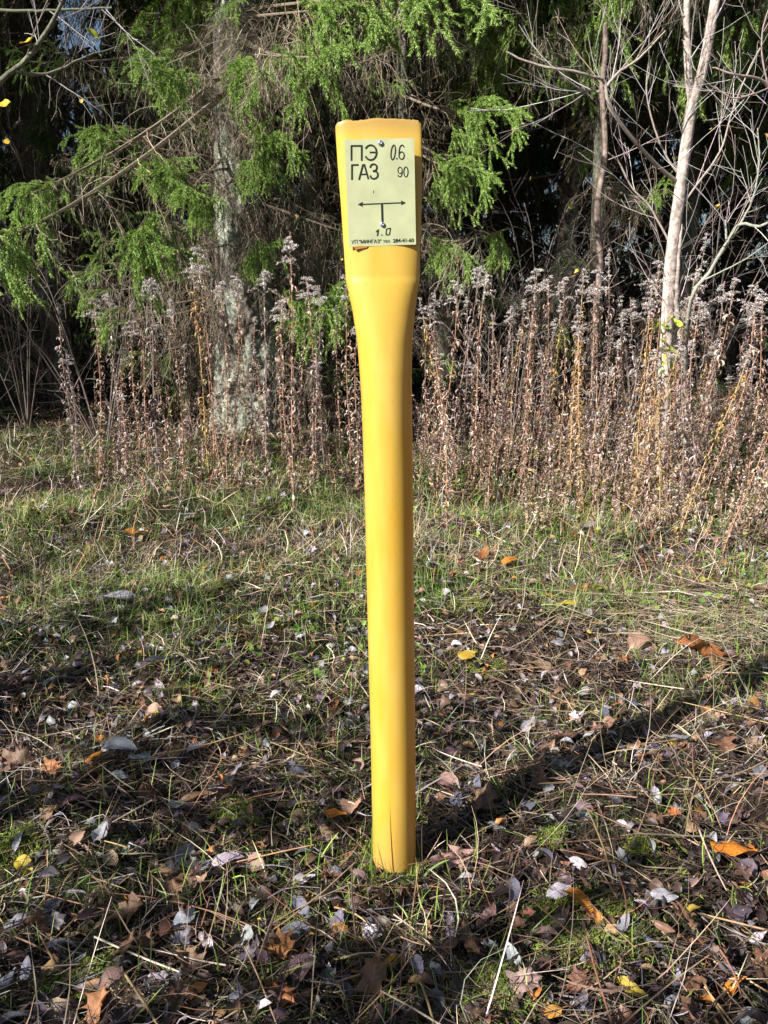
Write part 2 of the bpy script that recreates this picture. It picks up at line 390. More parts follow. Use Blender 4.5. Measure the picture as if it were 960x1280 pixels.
stroke(ell(571, 163, 21, 73, .10), 11, n=60); poly([(600, 218), (613, 217), (614, 231), (600, 232)])
stroke(ell(655, 195, 26, 37), 11, n=60); stroke([(679, 112), (668, 92), (650, 94), (636, 120), (630, 160), (630, 195)], 11)
stroke(ell(640, 343, 21, 31), 9, n=50); stroke([(661, 343), (660, 378), (648, 404), (628, 405), (619, 388)], 9)
stroke(ell(698, 358, 21, 50), 9, n=50)
ink_text = ink; ink = MB()
stroke([(250, 684), (665, 667)], 12, curve=False); poly([(216, 685), (268, 657), (262, 683), (268, 708)]); poly([(699, 667), (648, 643), (655, 667), (649, 692)])
stroke([(459, 682), (464, 858)], 20, curve=False)
arrow_mb = ink; ink = ink_text
stroke([(398, 962), (424, 934)], 9, curve=False); stroke([(424, 934), (413, 1000)], 12, curve=False); poly([(452, 984), (464, 984), (463, 996), (452, 996)])
stroke([(503, 930), (545, 920)], 9, curve=False); stroke([(545, 920), (534, 985)], 10, curve=False); stroke([(534, 985), (500, 990)], 9, curve=False); stroke([(500, 990), (503, 930)], 10, curve=False)
poly([(372, 545), (378, 546), (376, 572), (371, 572)])
def text_ink(txt, x0, x1, yb, yb1, hgt, bold=0.):
    cu = bpy.data.curves.new('t', 'FONT'); cu.body = txt; cu.size = 1; cu.offset = bold; cu.resolution_u = 3
    o = bpy.data.objects.new('t', cu); COL.objects.link(o); bpy.context.view_layer.update()
    me = bpy.data.meshes.new_from_object(o.evaluated_get(bpy.context.evaluated_depsgraph_get()))
    v = np.array([q.co[:] for q in me.vertices]); fs = [list(p.vertices) for p in me.polygons]
    bpy.data.objects.remove(o); bpy.data.meshes.remove(me); bpy.data.curves.remove(cu)
    if not len(v): return
    u = (v[:, 0] - v[:, 0].min()) / np.ptp(v[:, 0]); w_ = v[:, 1] / .70
    V = np.array([SP(x0 + (x1 - x0) * a, yb + (yb1 - yb) * a - b * hgt, .0007) for a, b in zip(u, w_)])
    for k in (3, 4):
        ff = np.array([f for f in fs if len(f) == k])
        if len(ff): ink.add(V - off, ff)
text_ink('УП', 152, 214, 1078, 1074, 36)
text_ink('"МИНГАЗ"', 228, 452, 1074, 1068, 34, .012)
text_ink('тел.', 470, 545, 1067, 1065, 34)
text_ink('284-41-60', 570, 778, 1064, 1058, 36, .018)
lt = ink.obj('lettering', M_INK, plate, smooth=False); arrow_mb.obj('arrow_symbol', M_INK, plate, smooth=False)
def screw(zx, zy, r, nm='screw'):
    c = SP(zx, zy) - off; mbs = MB(); n = 24; rs = [(1, 0), (1, .0016), (.92, .0028), (.6, .0036), (.28, .0038), (.24, .0022), (.0, .0022)]
    V = []
    for k, h in rs:
        t = np.arange(n) * 2 * math.pi / n; V.append(np.stack([c[0] + np.cos(t) * r * k, np.full(n, c[1] - h), c[2] + np.sin(t) * r * k], -1))
    idx = np.arange(len(rs) * n).reshape(len(rs), n)
    Fq = np.stack([idx[:-1], np.roll(idx[:-1], -1, 1), np.roll(idx[1:], -1, 1), idx[1:]], -1).reshape(-1, 4)
    return mbs.add(np.concatenate(V), Fq).obj(nm, M_SCREW, plate)
screw(444, 70, .0050); screw(464, 886, .0048)
# dried glue smear peeping out under the plate
g_ = MB(); q = [(185, 1108), (230, 1100), (318, 1100), (305, 1118), (240, 1128), (190, 1138)]
Vq = np.array([P(420 + a / 8, 170 + b / 8, PY - .0262) for a, b in q]); Vq2 = Vq + np.array([0, .004, 0])
g_.add(np.concatenate([Vq, Vq2]) - off, np.array([[i, (i + 1) % 6, (i + 1) % 6 + 6, i + 6] for i in range(6)])); g_.F.append(np.array([[0, 1, 2, 3], [0, 3, 4, 5]]))
g_.obj('glue_smear', mat('glue', 'c', (.33, .17, .03), rough=.7, noise=.4, nscale=300), plate, smooth=False)

# ------------------------------------------------------------------ leaf shapes
def leaf_mesh(kind, curl, seed, nl=14, nw=7):
    rg = np.random.default_rng(seed)
    t = np.linspace(0, 1, nl)
    if kind == 'oval': w = np.sin(math.pi * t ** .85) ** .75 * .24
    elif kind == 'narrow': w = np.sin(math.pi * t ** .9) ** .9 * .17
    elif kind == 'round': w = np.sin(math.pi * t ** .8) ** .55 * .38
    elif kind == 'lobed': w = (np.sin(math.pi * t ** 1.1) ** .7 * .36) * (1 + .38 * np.cos(t * 2 * math.pi * 3.6 + 1))
    else: w = np.sin(math.pi * t ** .8) ** .7 * (.40 + .10 * np.cos(t * 2 * math.pi * 2.5) + .05 * np.cos(t * 2 * math.pi * 6))   # maple like
    w = w * (1 + rg.normal(size=nl) * .05); w[0] = .01; w[-1] = .004
    s = np.linspace(-1, 1, nw)
    X = np.repeat(t[:, None] - .5, nw, 1); Yv = w[:, None] * s[None] 
    if kind in ('lobed', 'maple'):
        X = X + np.abs(s)[None] ** 1.5 * .10 * np.sin(t * 2 * math.pi * 3.1)[:, None]; Yv = Yv + rg.normal(size=Yv.shape) * .008
    Zv = .55 * curl * np.abs(Yv) + curl * .5 * (X ** 2) * rg.choice([-1, 1]) + .05 * np.sin(X * rg.uniform(5, 12) + s[None] * 2 + rg.random() * 6) * np.abs(s)[None]
    Zv = Zv + curl * .25 * Yv * X * rg.choice([-1, 1]) * 3 + rg.normal(size=Yv.shape) * .006
    V = np.stack([X, Yv, Zv], -1).reshape(-1, 3); idx = np.arange(nl * nw).reshape(nl, nw)
    Fq = np.stack([idx[:-1, :-1], idx[1:, :-1], idx[1:, 1:], idx[:-1, 1:]], -1).reshape(-1, 4)
    if kind in ('lobed', 'maple'): V[:, 2] += .09 * np.sin(V[:, 0] * 11 + rg.random() * 6) * np.cos(V[:, 1] * 14 + rg.random() * 6)
    U = np.stack([np.repeat(t[:, None], nw, 1), .5 + Yv / .9], -1).reshape(-1, 2)
    return V, Fq, U
LK = {}
for kind in ('oval', 'narrow', 'round', 'lobed', 'maple'):
    LK[kind] = []
    for i, curl in enumerate((.25, .7, 1.2, -.5)):
        V, Fq, U = leaf_mesh(kind, curl, 10 * i + len(kind), *( (22, 9) if kind in ('lobed', 'maple') else (14, 7)))
        m_ = MB().add(V, Fq, None, U)
        # petiole
        pt = np.array([[[-.5, 0, 0], [-.58, .01, .01], [-.68, .0, .03]]]) + np.array([0, 0, float(V[3, 2]) * .5]); Vt, Ft, Ct = tubes(pt, np.array([[.008, .006, .004]]), 4)
        m_.add(Vt, Ft); LK[kind].append(m_.mesh('leaf_' + kind, M_LEAF))

COLR = {'pale grey': (.42, .40, .45), 'slate grey': (.17, .17, .23), 'tan': (.42, .27, .18), 'brown': (.22, .115, .07), 'rusty brown': (.34, .14, .055),
        'orange': (.58, .22, .03), 'yellow': (.62, .42, .05), 'mauve': (.20, .12, .14), 'pinkish brown': (.40, .25, .21)}
leaves = []
def place_leaf(px, py, ln, ang, kind, col, tilt=.15, curl=None, label=None, rg=rng):
    p = G(px, py); dep = p[1] * c_ + (CH - p[2]) * s_
    L_ = ln * dep / F
    o = link('fallen_leaf', LK[kind][curl if curl is not None else rg.integers(4)])
    o.location = (p[0], p[1], p[2] + .010 + .12 * L_ + rg.uniform(0, .012)); o.scale = (L_, L_ * rg.uniform(.85, 1.15), L_ * rg.uniform(.7, 1.2))
    o.rotation_mode = 'XYZ'
    o.rotation_euler = (rg.normal() * tilt, rg.normal() * tilt, ang + (0 if label else 0))
    cc = np.clip(np.array(COLR[col]) * (1 + rg.normal() * .15) * (1 + rg.normal(size=3) * .05), .01, .8)
    o.color = (*cc, 1); tag(o, None, 'leaf', 'fallen leaves on the ground')
    leaves.append([o, kind, col, px, py, ln, label]); return o
named = [
 (910, 1072, 62, -.5, 'oval', 'orange', 'large orange speckled leaf right of the post, by a dry stalk near the frame edge'),
 (720, 1136, 58, -1.0, 'oval', 'orange', 'bright orange leaf with dark specks beside green moss, right of post foot'),
 (788, 1247, 42, -.7, 'oval', 'yellow', 'golden yellow speckled leaf at the bottom right of the litter'),
 (490, 1210, 22, .9, 'round', 'yellow', 'tiny plain yellow leaf below the post foot'),
 (280, 1090, 52, .5, 'oval', 'pale grey', 'brightest pale grey leaf with a pointed tip, left of the post foot'),
 (228, 1081, 48, 1.1, 'oval', 'slate grey', 'dark slate oval leaf just left of the brightest pale leaf'),
 (127, 1054, 36, 1.5, 'oval', 'pale grey', 'small blue grey leaf standing upright at lower left'),
 (203, 833, 40, .6, 'oval', 'pale grey', 'pale leaf with curled edge midway on the left side'),
 (640, 1126, 40, 1.4, 'oval', 'slate grey', 'dark slate leaf upright between the post foot and the orange leaf'),
 (570, 1082, 52, .4, 'lobed', 'pinkish brown', 'lobed pinkish brown oak leaf touching the ground right of the post foot'),
 (672, 1178, 50, -.3, 'round', 'pinkish brown', 'round pale pink brown leaf left of the green moss patch'),
 (720, 746, 42, .5, 'maple', 'rusty brown', 'rusty curled leaf in the middle of the small orange cluster right of the post'),
 (690, 756, 26, -.6, 'oval', 'orange', 'small orange leaf at the left of the cluster right of the post'),
 (743, 742, 30, 1.2, 'oval', 'orange', 'yellow orange leaf at the right of the cluster right of the post'),
 (708, 763, 30, .3, 'narrow', 'yellow', 'narrow yellow leaf at the bottom of the cluster right of the post'),
 (878, 828, 62, -.4, 'maple', 'rusty brown', 'big crumpled rusty leaf above the dark shadow of the post'),
 (905, 838, 40, .7, 'maple', 'brown', 'darker crumpled leaf overlapping the big rusty leaf at right'),
 (800, 812, 34, .2, 'round', 'tan', 'round tan leaf left of the big crumpled rusty leaf'),
 (672, 838, 40, -.9, 'round', 'tan', 'smooth tan leaf curled like a shell right of the post middle'),
 (668, 806, 34, .1, 'oval', 'pale grey', 'flat pale grey leaf above the shell shaped tan leaf'),
 (699, 808, 26, .9, 'round', 'pale grey', 'small pale leaf right of the flat pale grey one'),
 (782, 776, 34, .4, 'lobed', 'rusty brown', 'rusty lobed leaf above the round tan leaf'),
 (950, 975, 48, 1.2, 'oval', 'pale grey', 'large pale leaf cut by the right frame edge'),
 (846, 932, 34, .0, 'oval', 'pale grey', 'pale leaf lying at the lower edge of the post shadow'),
 (790, 886, 36, -.8, 'oval', 'slate grey', 'bluish grey leaf on the upper edge of the post shadow'),
 (660, 912, 28, .8, 'oval', 'pale grey', 'pale leaf near the post at the height of its lower third'),
 (738, 664, 30, .2, 'oval', 'pale grey', 'pale oval leaf in the sunlit grass right of the post'),
 (710, 652, 22, 1.2, 'round', 'pale grey', 'small white grey leaf in the sunlit grass nearest the dry stalks'),
 (636, 707, 24, .3, 'oval', 'orange', 'small orange leaf in the sunlit grass right of the post'),
 (605, 699, 24, 1.0, 'oval', 'rusty brown', 'small rusty leaf in the sunlit grass close to the post'),
 (951, 748, 42, 1.5, 'oval', 'tan', 'tan leaf standing upright at the right edge beside flattened straw'),
 (170, 674, 30, .2, 'oval', 'orange', 'orange leaf in the sunlit grass at left'),
 (152, 753, 46, .4, 'narrow', 'pale grey', 'long pale folded leaf at left below the sunlit grass'),
 (328, 772, 28, 1.4, 'oval', 'pale grey', 'pale leaf standing on edge left of the post middle'),
 (338, 789, 26, 1.0, 'oval', 'pale grey', 'pale leaf just below the one standing on edge'),
 (438, 791, 28, .6, 'oval', 'pale grey', 'pale grey leaf close against the left side of the post'),
 (22, 968, 52, .2, 'lobed', 'brown', 'big dark brown leaf at the left frame edge'),
 (246, 941, 34, 1.2, 'oval', 'slate grey', 'slate blue leaf standing upright in the shade at left'),
 (150, 943, 44, .1, 'oval', 'slate grey', 'flat slate blue leaf in the shade at left'),
 (416, 893, 36, 1.2, 'narrow', 'rusty brown', 'rusty upright leaf between the shade and the post'),
 (604, 1006, 46, 1.0, 'maple', 'brown', 'dark brown star shaped leaf right of the post above its foot'),
 (330, 1208, 34, -.9, 'oval', 'mauve', 'mauve leaf at the bottom between straws, left of centre'),
 (385, 1226, 48, .6, 'round', 'mauve', 'big round mauve leaf at the bottom left of centre'),
 (466, 1238, 60, 1.3, 'lobed', 'brown', 'long lobed brown leaf at the very bottom centre'),
 (655, 1238, 50, .3, 'lobed', 'pinkish brown', 'crumpled pink brown lobed leaf at the bottom right of centre'),
 (610, 1245, 38, .9, 'maple', 'tan', 'small tan jagged leaf at the bottom beside the crumpled one'),
 (590, 1270, 44, -.6, 'oval', 'slate grey', 'slate grey leaf cut by the bottom frame edge'),
 (520, 1216, 36, -1.2, 'oval', 'slate grey', 'left one of two slate leaves side by side at the bottom centre'),
 (543, 1220, 30, -1.0, 'oval', 'slate grey', 'right one of two slate leaves side by side at the bottom centre'),
 (562, 1192, 26, .4, 'round', 'brown', 'small round brown leaf above the two slate leaves'),
 (245, 1004, 44, .1, 'narrow', 'brown', 'brown folded leaf in the shade above the dark slate oval leaf'),
 (912, 1155, 46, -.1, 'oval', 'mauve', 'mauve leaf at right below the large orange leaf'),
 (905, 1200, 28, .3, 'round', 'pinkish brown', 'round pink brown leaf at the lower right corner area'),
 (372, 975, 40, -.4, 'oval', 'slate grey', 'dark leaf with one pale end left of the post foot'),
 (135, 1160, 34, .7, 'narrow', 'tan', 'tan curled leaf low at left among long straws'),
 (75, 857, 40, .4, 'narrow', 'pale grey', 'long pale leaf in the shade near the left edge'),
 (288, 780, 30, .8, 'narrow', 'orange', 'small orange leaf beside a moss clump left of the post'),
 (200, 950, 26, 1.0, 'oval', 'mauve', 'small mauve leaf in the shade at left')]
for px, py, ln, ang, kind, colr, lab in named:
    place_leaf(px, py, ln, ang, kind, colr, tilt=.22, label=lab)
used = [(l[3], l[4]) for l in leaves]
kinds_w = [('oval', 'pale grey', .24), ('oval', 'slate grey', .15), ('narrow', 'pale grey', .10), ('round', 'tan', .06), ('maple', 'brown', .10), ('lobed', 'brown', .09),
           ('oval', 'mauve', .08), ('round', 'pinkish brown', .05), ('lobed', 'rusty brown', .06), ('oval', 'orange', .025), ('round', 'yellow', .012)]
pw = np.array([k[2] for k in kinds_w]); pw /= pw.sum(); tries = 0
while len(leaves) < 290 and tries < 6000:
    tries += 1
    py = 600 + 690 * rng.random() ** .9; px = rng.uniform(-10, 970)
    if min((a - px) ** 2 + ((b - py) * 1.3) ** 2 for a, b in used) < 24 ** 2: continue
    if 455 < px < 530 and py < 1095: continue
    k = kinds_w[rng.choice(len(kinds_w), p=pw)]
    p = G(px, py); dep = p[1] * c_ + (CH - p[2]) * s_
    size = rng.uniform(.042, .078) * (1.15 if k[0] in ('maple', 'lobed') else 1) * (1 if py > 760 else .85)
    place_leaf(px, py, size * F / dep, rng.uniform(0, 6.28), k[0], k[1], tilt=.4); used.append((px, py))
ORD = ['first', 'second', 'third', 'fourth', 'fifth', 'sixth', 'seventh', 'eighth', 'ninth', 'tenth', 'eleventh', 'twelfth', 'thirteenth', 'fourteenth', 'fifteenth']
KN = {'oval': 'oval', 'narrow': 'narrow', 'round': 'round', 'lobed': 'lobed', 'maple': 'jagged'}
def finish_labels(items, fmt, key, xx):
    groups = {}
    for it in items: groups.setdefault(key(it), []).append(it)
    for k, v in groups.items():
        v.sort(key=xx)
        for i, it in enumerate(v):
            o = it[0]
            if len(v) == 1: o['label'] = 'the only ' + fmt(k)
            else: o['label'] = (ORD[i] + ' from left of ' if i < len(ORD) else 'one far along of ') + fmt(k)
def zone(px, py):
    side = ('far left' if px < 160 else 'left' if px < 320 else 'near left') if px < 490 else ('near right' if px < 640 else 'right' if px < 800 else 'far right')
    row = 'in sunlit grass' if py < 700 else 'level with mid post' if py < 840 else 'level with lower post' if py < 980 else 'level with post foot' if py < 1110 else 'in nearest litter'
    return side, row
SD = {'far left': 'far left of post', 'left': 'left of post', 'near left': 'just left of post', 'near right': 'just right of post', 'right': 'right of post', 'far right': 'far right of post'}
finish_labels([l for l in leaves if not l[6]], lambda k: f'{k[1]} {KN[k[0]]} leaves {k[3]}, {SD[k[2]]}', lambda l: (l[1], l[2]) + zone(l[3], l[4]), lambda l: l[3])
for l in leaves:
    if l[6]: l[0]['label'] = l[6]
    elif l[0]['label'].startswith('the only'): l[0]['label'] = l[0]['label'].replace('leaves', 'leaf')

# ------------------------------------------------------------------ ground cover (nobody could count it)
def ground_pts(n, y0, y1, pw_=1., xm=.62):
    "random points in the camera's ground wedge, denser near"
    y = y0 + (y1 - y0) * rng.random(n) ** pw_
    x = rng.uniform(-1, 1, n) * (y * xm + .35)
    keep = np.hypot(x - .026, y - 1.7) > .06
    return x[keep], y[keep]
def blades(mb, x, y, L, wd, lean, yaw, col, n=4, z0=-.005, curve=1.4, tipc=1.25, zadd=0.):
    "ribbon blades; lean 0 upright .. 1.5 flat"
    N = len(x); t = np.linspace(0, 1, n)[None]
    a = lean[:, None] * (1 + (curve - 1) * t) if np.ndim(lean) else lean
    a = np.clip(a, -.2, 1.62)
    dh = np.sin(a) * L[:, None] / (n - 1); dz = np.cos(a) * L[:, None] / (n - 1)
    h = np.concatenate([np.zeros((N, 1)), np.cumsum(dh[:, 1:], 1)], 1); z = np.concatenate([np.zeros((N, 1)), np.cumsum(dz[:, 1:], 1)], 1)
    yw = yaw[:, None] + rng.normal(size=(N, 1)) * .5 * t
    PX = x[:, None] + np.cos(yw) * h; PYy = y[:, None] + np.sin(yw) * h
    base = gh(x, y)[:, None] + z0 + zadd
    PZ = np.maximum(base + z, gh(PX, PYy) + .004 + (zadd if np.ndim(zadd) else 0))
    w = wd[:, None] * (1 - t ** 2 * .85) / 2
    ox = -np.sin(yw) * w; oy = np.cos(yw) * w; oz = rng.normal(size=(N, 1)) * w * .7
    A = np.stack([PX + ox, PYy + oy, PZ + oz], -1); B = np.stack([PX - ox, PYy - oy, PZ - oz], -1)
    V = np.stack([A, B], 2).reshape(-1, 3); idx = np.arange(N * n * 2).reshape(N, n, 2)
    Fq = np.stack([idx[:, :-1, 0], idx[:, 1:, 0], idx[:, 1:, 1], idx[:, :-1, 1]], -1).reshape(-1, 4)
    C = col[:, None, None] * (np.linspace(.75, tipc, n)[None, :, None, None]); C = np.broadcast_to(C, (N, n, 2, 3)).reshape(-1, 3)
    mb.add(V, Fq, C)
STRAWC = [(3, (.38, .28, .18)), (3, (.22, .15, .10)), (4, (.11, .075, .06)), (1.6, (.50, .43, .34)), (1.1, (.32, .14, .07)), (2, (.28, .25, .27)), (2, (.05, .035, .03))]
mb = MB()
# layer 1: flat thatch of short dark pieces; layer 2: brighter straws on top; layer 3: sparse long ones
x, y = ground_pts(56000, 1.0, 5.0, 1.1); N = len(x)
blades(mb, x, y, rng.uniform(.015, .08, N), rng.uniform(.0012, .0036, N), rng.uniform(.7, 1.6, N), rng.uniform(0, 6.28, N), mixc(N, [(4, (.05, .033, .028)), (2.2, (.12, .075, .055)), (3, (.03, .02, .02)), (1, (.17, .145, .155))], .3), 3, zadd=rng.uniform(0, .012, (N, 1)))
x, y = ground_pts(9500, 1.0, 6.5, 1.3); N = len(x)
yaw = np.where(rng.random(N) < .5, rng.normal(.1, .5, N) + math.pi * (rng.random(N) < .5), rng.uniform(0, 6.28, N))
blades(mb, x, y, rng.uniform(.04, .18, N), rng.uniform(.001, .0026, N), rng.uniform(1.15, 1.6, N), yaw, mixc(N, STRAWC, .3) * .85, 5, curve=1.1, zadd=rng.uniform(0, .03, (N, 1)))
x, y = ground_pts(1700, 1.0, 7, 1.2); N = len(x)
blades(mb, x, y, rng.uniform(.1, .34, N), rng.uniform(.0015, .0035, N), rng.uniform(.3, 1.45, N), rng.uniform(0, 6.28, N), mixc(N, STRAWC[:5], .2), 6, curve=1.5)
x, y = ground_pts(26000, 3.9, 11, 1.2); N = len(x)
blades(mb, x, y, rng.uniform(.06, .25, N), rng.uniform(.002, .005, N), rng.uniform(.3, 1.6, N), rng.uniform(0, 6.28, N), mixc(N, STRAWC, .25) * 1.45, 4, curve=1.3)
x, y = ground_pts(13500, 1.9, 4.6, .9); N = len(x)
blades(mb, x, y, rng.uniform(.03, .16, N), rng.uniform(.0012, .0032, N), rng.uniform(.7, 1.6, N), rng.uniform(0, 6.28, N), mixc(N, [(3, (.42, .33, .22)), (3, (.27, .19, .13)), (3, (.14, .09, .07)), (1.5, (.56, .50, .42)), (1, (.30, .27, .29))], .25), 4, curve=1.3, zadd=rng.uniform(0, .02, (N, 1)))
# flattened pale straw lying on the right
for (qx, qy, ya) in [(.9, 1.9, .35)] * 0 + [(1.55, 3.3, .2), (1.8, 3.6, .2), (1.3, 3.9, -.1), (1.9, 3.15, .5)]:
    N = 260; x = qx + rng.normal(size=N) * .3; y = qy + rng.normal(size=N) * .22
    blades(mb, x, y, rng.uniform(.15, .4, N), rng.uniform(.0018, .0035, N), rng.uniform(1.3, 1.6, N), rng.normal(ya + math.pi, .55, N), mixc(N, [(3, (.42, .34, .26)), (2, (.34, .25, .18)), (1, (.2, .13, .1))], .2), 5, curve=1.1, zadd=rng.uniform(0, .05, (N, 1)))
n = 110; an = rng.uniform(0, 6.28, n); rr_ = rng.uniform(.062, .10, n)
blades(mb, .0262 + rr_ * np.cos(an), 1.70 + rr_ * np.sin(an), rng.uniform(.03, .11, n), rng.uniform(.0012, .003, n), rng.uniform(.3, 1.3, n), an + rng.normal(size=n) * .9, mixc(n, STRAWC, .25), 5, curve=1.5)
tag(mb.obj('dry_straw', M_STRAW, smooth=False), 'tangle of dry straw and dead grass blades covering the ground', 'straw', kind='stuff')
# thicker dead stems and sticks lying about
mb = MB(); x, y = ground_pts(650, 1.05, 6, 1.1); N = len(x); yaw = rng.uniform(0, 6.28, N); L_ = rng.uniform(.08, .38, N)
t = np.linspace(-.5, .5, 5)[None]; bend = rng.normal(size=(N, 1)) * .08
PX = x[:, None] + np.cos(yaw)[:, None] * t * L_[:, None] - np.sin(yaw)[:, None] * bend * (t ** 2) * 2 * L_[:, None]; PYy = y[:, None] + np.sin(yaw)[:, None] * t * L_[:, None] + np.cos(yaw)[:, None] * bend * (t ** 2) * 2 * L_[:, None]
PZ = gh(x, y)[:, None] + .018 + rng.uniform(0, .025, (N, 1)) + rng.normal(size=(N, 1)) * .12 * t * L_[:, None]
V, Fq, C = tubes(np.stack([PX, PYy, PZ], -1), rng.uniform(.0009, .0028, (N, 1)) * np.array([[1, .95, .9, .8, .6]]), 5, mixc(N, [(3, (.36, .24, .13)), (2, (.22, .12, .07)), (1, (.5, .42, .32)), (2, (.1, .07, .05))], .2)); mb.add(V, Fq, C)
tag(mb.obj('dead_stem_litter', M_STRAW), 'broken dead stems and thin sticks strewn over the litter', 'sticks', kind='stuff')

# small leaf litter
mb = MB()
for kind, n in (('oval', 4200), ('round', 2600), ('lobed', 2200), ('narrow', 2600)):
    V, Fq, U = leaf_mesh(kind, .9, 77, 7 if kind != 'lobed' else 11, 5)
    x, y = ground_pts(n, 1.0, 9.5, 1.15); N = len(x)
    M = basis(rng.uniform(0, 6.28, N), rng.normal(0, .35, N), rng.normal(0, .5, N))
    colr = mixc(N, [(5, (.042, .026, .024)), (3, (.095, .055, .042)), (2.4, (.085, .07, .088)), (1.2, (.27, .15, .09)), (.6, (.30, .28, .31)), (.25, (.45, .17, .04)), (.1, (.45, .32, .06))], .3)
    sc = rng.uniform(.02, .055, N)
    scatter(mb, V, Fq, M, np.stack([x, y, gh(x, y) + rng.uniform(.002, .028, N)], -1), sc, colr)
for kind, n in (('oval', 1500), ('round', 1000), ('lobed', 700)):
    V, Fq, U = leaf_mesh(kind, 1.1, 78, 7 if kind != 'lobed' else 11, 5)
    x, y = ground_pts(n, 2.1, 5.2, .9); N = len(x); M = basis(rng.uniform(0, 6.28, N), rng.normal(0, .45, N), rng.normal(0, .6, N))
    scatter(mb, V, Fq, M, np.stack([x, y, gh(x, y) + rng.uniform(.008, .035, N)], -1), rng.uniform(.025, .055, N), mixc(N, [(3, (.16, .09, .06)), (2, (.26, .16, .11)), (2, (.30, .27, .30)), (1, (.42, .40, .44)), (.4, (.42, .17, .05)), (2, (.07, .045, .04))], .25))
tag(mb.obj('leaf_litter', M_LITTER), 'small brown and grey decaying leaves carpeting the ground', 'leaf litter', kind='stuff')

# green grass, denser in the sunlit strip
def patchy(x, y, f, seed, lo, hi): return sst(lo, hi, vnoise(x, y, f, seed))
mb = MB(); x, y = ground_pts(125000, 1.1, 8.5, .9)
keep = rng.random(len(x)) < (.35 * patchy(x, y, 1.3, 5, .3, .75) + .8 * patchy(x, y, 3.1, 6, .38, .72)) * (.16 + .66 * sst(1.7, 4.2, y) * (1 - .75 * sst(6.2, 8, y)) + .34 * (x < .1) * sst(1.2, 2.2, y) * (y < 3.8) + .22 * (x > .1) * sst(2., 2.8, y) * (y < 3.8)) * (1 - .2 * (x > .3) * (y < 2.4)); x, y = x[keep], y[keep]; N = len(x)
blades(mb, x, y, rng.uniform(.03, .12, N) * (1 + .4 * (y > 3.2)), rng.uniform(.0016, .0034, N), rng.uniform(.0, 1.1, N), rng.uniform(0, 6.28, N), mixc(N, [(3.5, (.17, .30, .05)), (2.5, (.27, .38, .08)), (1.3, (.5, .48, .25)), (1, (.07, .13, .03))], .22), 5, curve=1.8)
# a few green blades right at the foot of the post
for k, (bx, by, bl, le, yw) in enumerate([(-.03, 1.60, .24, .05, 1.8), (-.035, 1.605, .17, .25, 2.2), (-.02, 1.6, .12, .5, 2.9), (.09, 1.64, .1, .6, .4)]):
    blades(mb, np.array([bx]), np.array([by]), np.array([bl]), np.array([.0042]), np.array([le]), np.array([yw]), np.array([(.13, .24, .04)]), 7, curve=1.6)
tag(mb.obj('grass', M_GRASS, smooth=False), 'short green grass coming through the dead litter', 'grass', kind='stuff')

# moss cushions
mb = MB(); N0 = 150000; x, y = ground_pts(N0, 1.1, 7.5, .95)
spots = [(730, 1165, .13), (615, 1250, .08), (430, 1075, .0), (180, 790, .12), (275, 735, .10), (240, 720, .1), (800, 1062, .03), (130, 690, .16), (60, 640, .2), (100, 1240, .07), (240, 870, .1), (360, 850, .08), (590, 760, .10), (610, 830, .07), (20, 1060, .06), (300, 1020, .05), (690, 1050, .03)]
f = patchy(x, y, 2.4, 11, .38, .7) * .9 * (1 - .6 * (x > .2) * (y < 3.0))
for (a, b, r) in spots:
    p = G(a, b); 
    if r: f = np.maximum(f, 1.0 * np.exp(-((x - p[0]) ** 2 + (y - p[1]) ** 2) / r ** 2))
keep = rng.random(len(x)) < f; x, y = x[keep], y[keep]
for (a, b, r) in spots:      # dense fill on the marked cushions
    if not r: continue
    p = G(a, b); n = int(4500 * r / .1 * min(1, 1.8 / p[1] + .3)); ax = p[0] + rng.normal(size=n) * r * .5; ay = p[1] + rng.normal(size=n) * r * .45; x = np.concatenate([x, ax]); y = np.concatenate([y, ay])
# ring of moss round the pipe's foot
n = 5000; an = rng.uniform(0, 6.28, n); rr_ = .056 + np.abs(rng.normal(size=n)) * .014; x = np.concatenate([x, .0262 + rr_ * np.cos(an)]); y = np.concatenate([y, 1.70 + rr_ * np.sin(an)])
N = len(x)
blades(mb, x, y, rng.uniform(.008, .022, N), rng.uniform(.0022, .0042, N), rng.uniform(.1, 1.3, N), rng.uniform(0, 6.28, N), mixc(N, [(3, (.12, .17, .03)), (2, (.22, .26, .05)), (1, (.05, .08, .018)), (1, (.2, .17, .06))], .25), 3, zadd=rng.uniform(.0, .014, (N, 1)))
tag(mb.obj('moss', M_MOSS, smooth=False), 'green moss cushions between the fallen leaves', 'moss', kind='stuff')

# low broad-leaved herbs in the sunlit strip
mb = MB(); V, Fq, U = leaf_mesh('round', .5, 5, 6, 5)
x, y = ground_pts(9000, 2.7, 7.5, .8); keep = rng.random(len(x)) < patchy(x, y, 1.0, 21, .45, .8); x, y = x[keep], y[keep]; N = len(x)
M = basis(rng.uniform(0, 6.28, N), rng.uniform(-.2, .7, N), rng.normal(0, .5, N))
scatter(mb, V, Fq, M, np.stack([x, y, gh(x, y) + rng.uniform(.01, .09, N)], -1), rng.uniform(.016, .04, N), mixc(N, [(3, (.10, .2, .03)), (2, (.17, .27, .05)), (1, (.3, .3, .06))], .2))
tag(mb.obj('low_herbs', M_GRASS), 'small round leaved green herbs in the sunlit strip of grass', 'herbs', kind='stuff')
print('ground done', round(time.time() - T0, 1))

